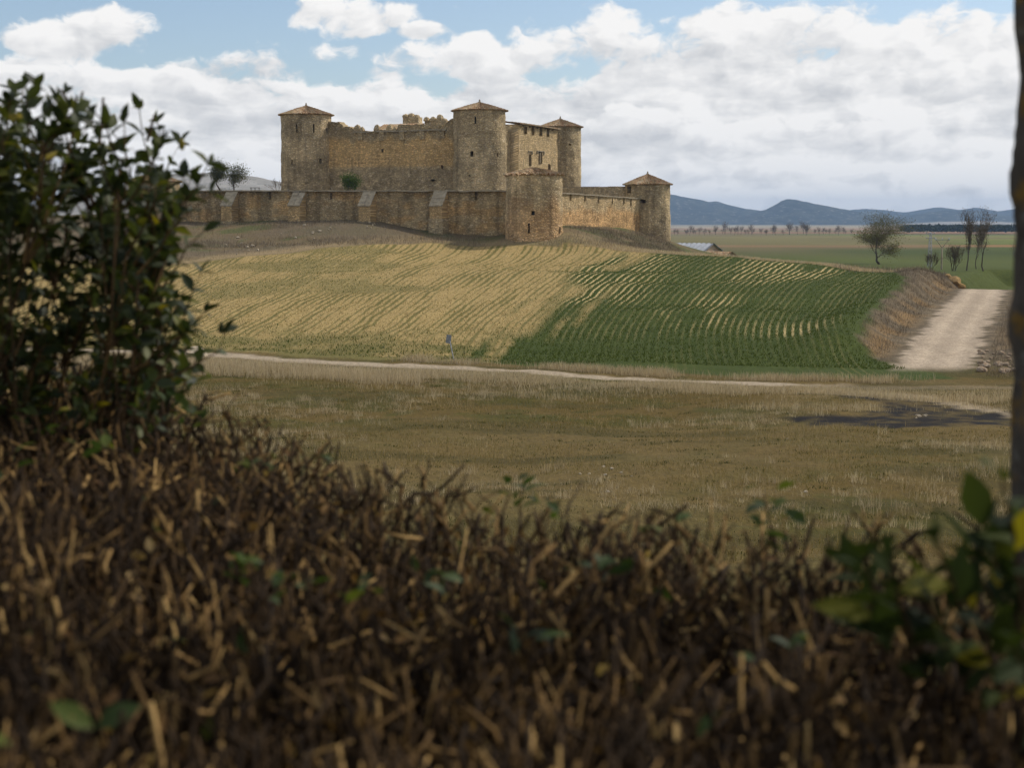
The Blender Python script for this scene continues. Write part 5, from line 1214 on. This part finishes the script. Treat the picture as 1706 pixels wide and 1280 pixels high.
BRp = np.array(BRp); V, Fq, cap, tn = tubes(BRp, np.full((len(BRp), 6), 1.) * np.linspace(.0028, .0011, 6)[None], 5, .15 + .4 * RF.random(len(BRp))); tag(mk('branchlets', V, [Fq, cap], TWIG_O, bush, True, {'tone': tn}), kind='stuff')
pos = np.array([l[0] for l in leaves]); A, pos = frames(pos, np.array([l[1] for l in leaves]), np.array([l[2] for l in leaves]), RF, .7)
vis = (pos[:, 0] > -.36 * pos[:, 1]); sc = np.linalg.norm(A[:, :, 1], axis=1) / pos[:, 1] * vis; pk = np.argsort(-sc)[:300]; rs_ = np.setdiff1d(np.arange(len(pos)), pk)
leaf_objs('leaf', A[pk], pos[pk], leaf_meshes(LEAF_O), bush); leaf_mass('leaves', A[rs_], pos[rs_], np.clip(RF.random(len(rs_)) * .95, 0, 1), LEAF_S, bush)
# bare shoots and the dark berry standing out against the sky
for (px0, py0, px1, py1) in [(165, 240, 172, 162), (245, 235, 258, 190), (255, 240, 274, 215), (120, 230, 128, 158), (128, 190, 100, 148), (128, 190, 138, 152), (60, 170, 40, 142)]:
    a = np.array(at(px0, py0, 2.9)); b = np.array(at(px1, py1, 2.9)); V, Fq, cap, tn = tubes(np.array([[a, (a + b) / 2 + RF.normal(size=3) * .003, b]]), np.array([[.0035, .003, .0022]]), 6, np.array([.3])); mk('bare_shoot', V, [Fq, cap], TWIG_O, bush, True, {'tone': tn})
p = at(303, 240, 2.85); be = lathe('berry', p.x, p.y, p.z - .008, [(.0005, -.004), (.004, -.001), (.0062, .006), (.0055, .014), (.0005, .019)], LEAF_O, bush, 10)

# ---- blurred shoot of broad leaves close to the lens
shoot = thing('leafy_shoot', (0, 0, 0), 'shoot of broad dark leaves, some yellow, beside the lichen trunk', 'plant')
tipsS = [(1670, 800), (1640, 880), (1560, 900), (1440, 930), (1490, 985), (1700, 880), (1690, 960), (1600, 980), (1530, 960), (1700, 1020), (1640, 1050), (1560, 1030), (1410, 945), (1480, 930), (1690, 1080), (1620, 930), (1660, 900)]
SPs = []; lv = []
for i, (px, py) in enumerate(tipsS):
    b = np.array(at(px, py, 1.14 + .24 * RF.random())); r0 = np.array(at(px + 60 + RF.normal() * 25, py + 170 + 60 * RF.random(), 1.22 + .15 * RF.random())); m = (r0 + b) / 2 + np.array([.01, .02, -.005]); pth = np.array([r0, r0 * .6 + m * .4, m, m * .4 + b * .6, b]); SPs.append(pth)
    for k in range(6):
        ft = .35 + .65 * k / 5; c = r0 * (1 - ft) ** 2 + 2 * m * ft * (1 - ft) + b * ft * ft; td = b - m; td = td / np.linalg.norm(td); ax = np.cross(td, RF.normal(size=3)); ax /= np.linalg.norm(ax)
        lv.append((c, ax * (1 if k % 2 else -1) * (.7 if k < 5 else .1) + td * .8, .032 + .026 * RF.random()))
V, Fq, cap, tn = tubes(np.array(SPs), np.full((len(SPs), 5), 1.) * np.linspace(.003, .0012, 5)[None], 6, np.full(len(SPs), .25)); tag(mk('stems', V, [Fq, cap], TWIG_O, shoot, True, {'tone': tn}), kind='stuff')
A, pos = frames(np.array([l[0] for l in lv]), np.array([l[1] for l in lv]), np.array([l[2] for l in lv]), RF, .6); leaf_objs('leaf', A, pos, leaf_meshes(LEAF_D), shoot)

# ---- lichen-covered trunk at the edge, with an unseen crown added overhead to shade the hedge
def bark_mat():
    m, t, b = new_mat('lichen_bark', .95, .1); pos = t.n.new('ShaderNodeNewGeometry').outputs['Position']
    n = t.noise(t.v('MULTIPLY', pos, (1, 1, .35)), 40, 5, .65); l1 = t.noise(pos, 9, 4, .6); l2 = t.noise(t.v('ADD', pos, (7, 3, 1)), 14, 4, .6)
    col = t.mix(n, (.045, .038, .030), (.13, .11, .09)); col = t.mix(t.m('MULTIPLY', t.sm(l1, .52, .62), .8), col, (.22, .125, .022)); col = t.mix(t.m('MULTIPLY', t.sm(l2, .56, .66), .6), col, (.20, .20, .17))
    t.l.new(col, b.inputs['Base Color']); bump(t, b, t.m('ADD', n, l1), .8, .02); return m
LB = bark_mat(); tr = thing('lichen_tree', (0, 0, 0), 'tree trunk with grey bark and orange lichen rising at the edge of the hedge', 'tree')
TY0 = 2.0; zz = np.linspace(-1.7, 2.4, 150); a = np.arange(40) / 40 * 2 * math.pi; edge = np.interp(zz, [-1.7, -.35, 0, .29, 2.4], [.694, .683, .672, .663, .60]); rb_ = np.interp(zz, [-1.7, -1.2, 0, 2.4], [.13, .095, .088, .07])
ZZ, AA = np.meshgrid(zz, a, indexing='ij'); dis = (fbm(AA * 4 + 3, ZZ * 14, 4, 131) - .5) * .030 + (fbm(np.cos(AA) * 5 + 9, ZZ * 40 + np.sin(AA) * 5, 3, 132) - .5) * .012
RRr = rb_[:, None] + dis; V = np.stack([edge[:, None] + rb_[:, None] + RRr * np.cos(AA), TY0 + RRr * np.sin(AA), ZZ], -1).reshape(-1, 3)
i = np.arange(149)[:, None] * 40 + np.arange(40)[None]; j = np.arange(149)[:, None] * 40 + (np.arange(40)[None] + 1) % 40; tk = mk('trunk', V, np.stack([i, j, j + 40, i + 40], -1).reshape(-1, 4), LB, tr, True)
rg = np.random.default_rng(141); S, tp = grow((.67, TY0, 2.35), (-.05, -.02, .98), 1.25, .065, 4, rg, .95, .80, (3, 4), .02, .12); S = S[(S[:, 2] > 1.0) & (S[:, 5] > 1.0)]; tp = tp[tp[:, 2] > 1.3]
V, f, tn = seg_mesh(S, 5, .3); cr = mk('crown', V, f, BARK, tr, True, {'tone': tn})
V, f, tn = buds(tp, 26000, .05, rg, .34); V = V.reshape(-1, 4, 3); ok = V[:, :, 2].min(1) > 1.05; V = V[ok]; n = len(V); i4 = np.arange(n) * 4
tag(mk('foliage', V.reshape(-1, 3), np.stack([i4, i4 + 1, i4 + 2, i4 + 3], -1), LEAF_S, cr, False, {'tone': RF.random(n * 4) * .85}), kind='stuff')  # dense leaves added out of view to block sun and sky
#__NEXT__
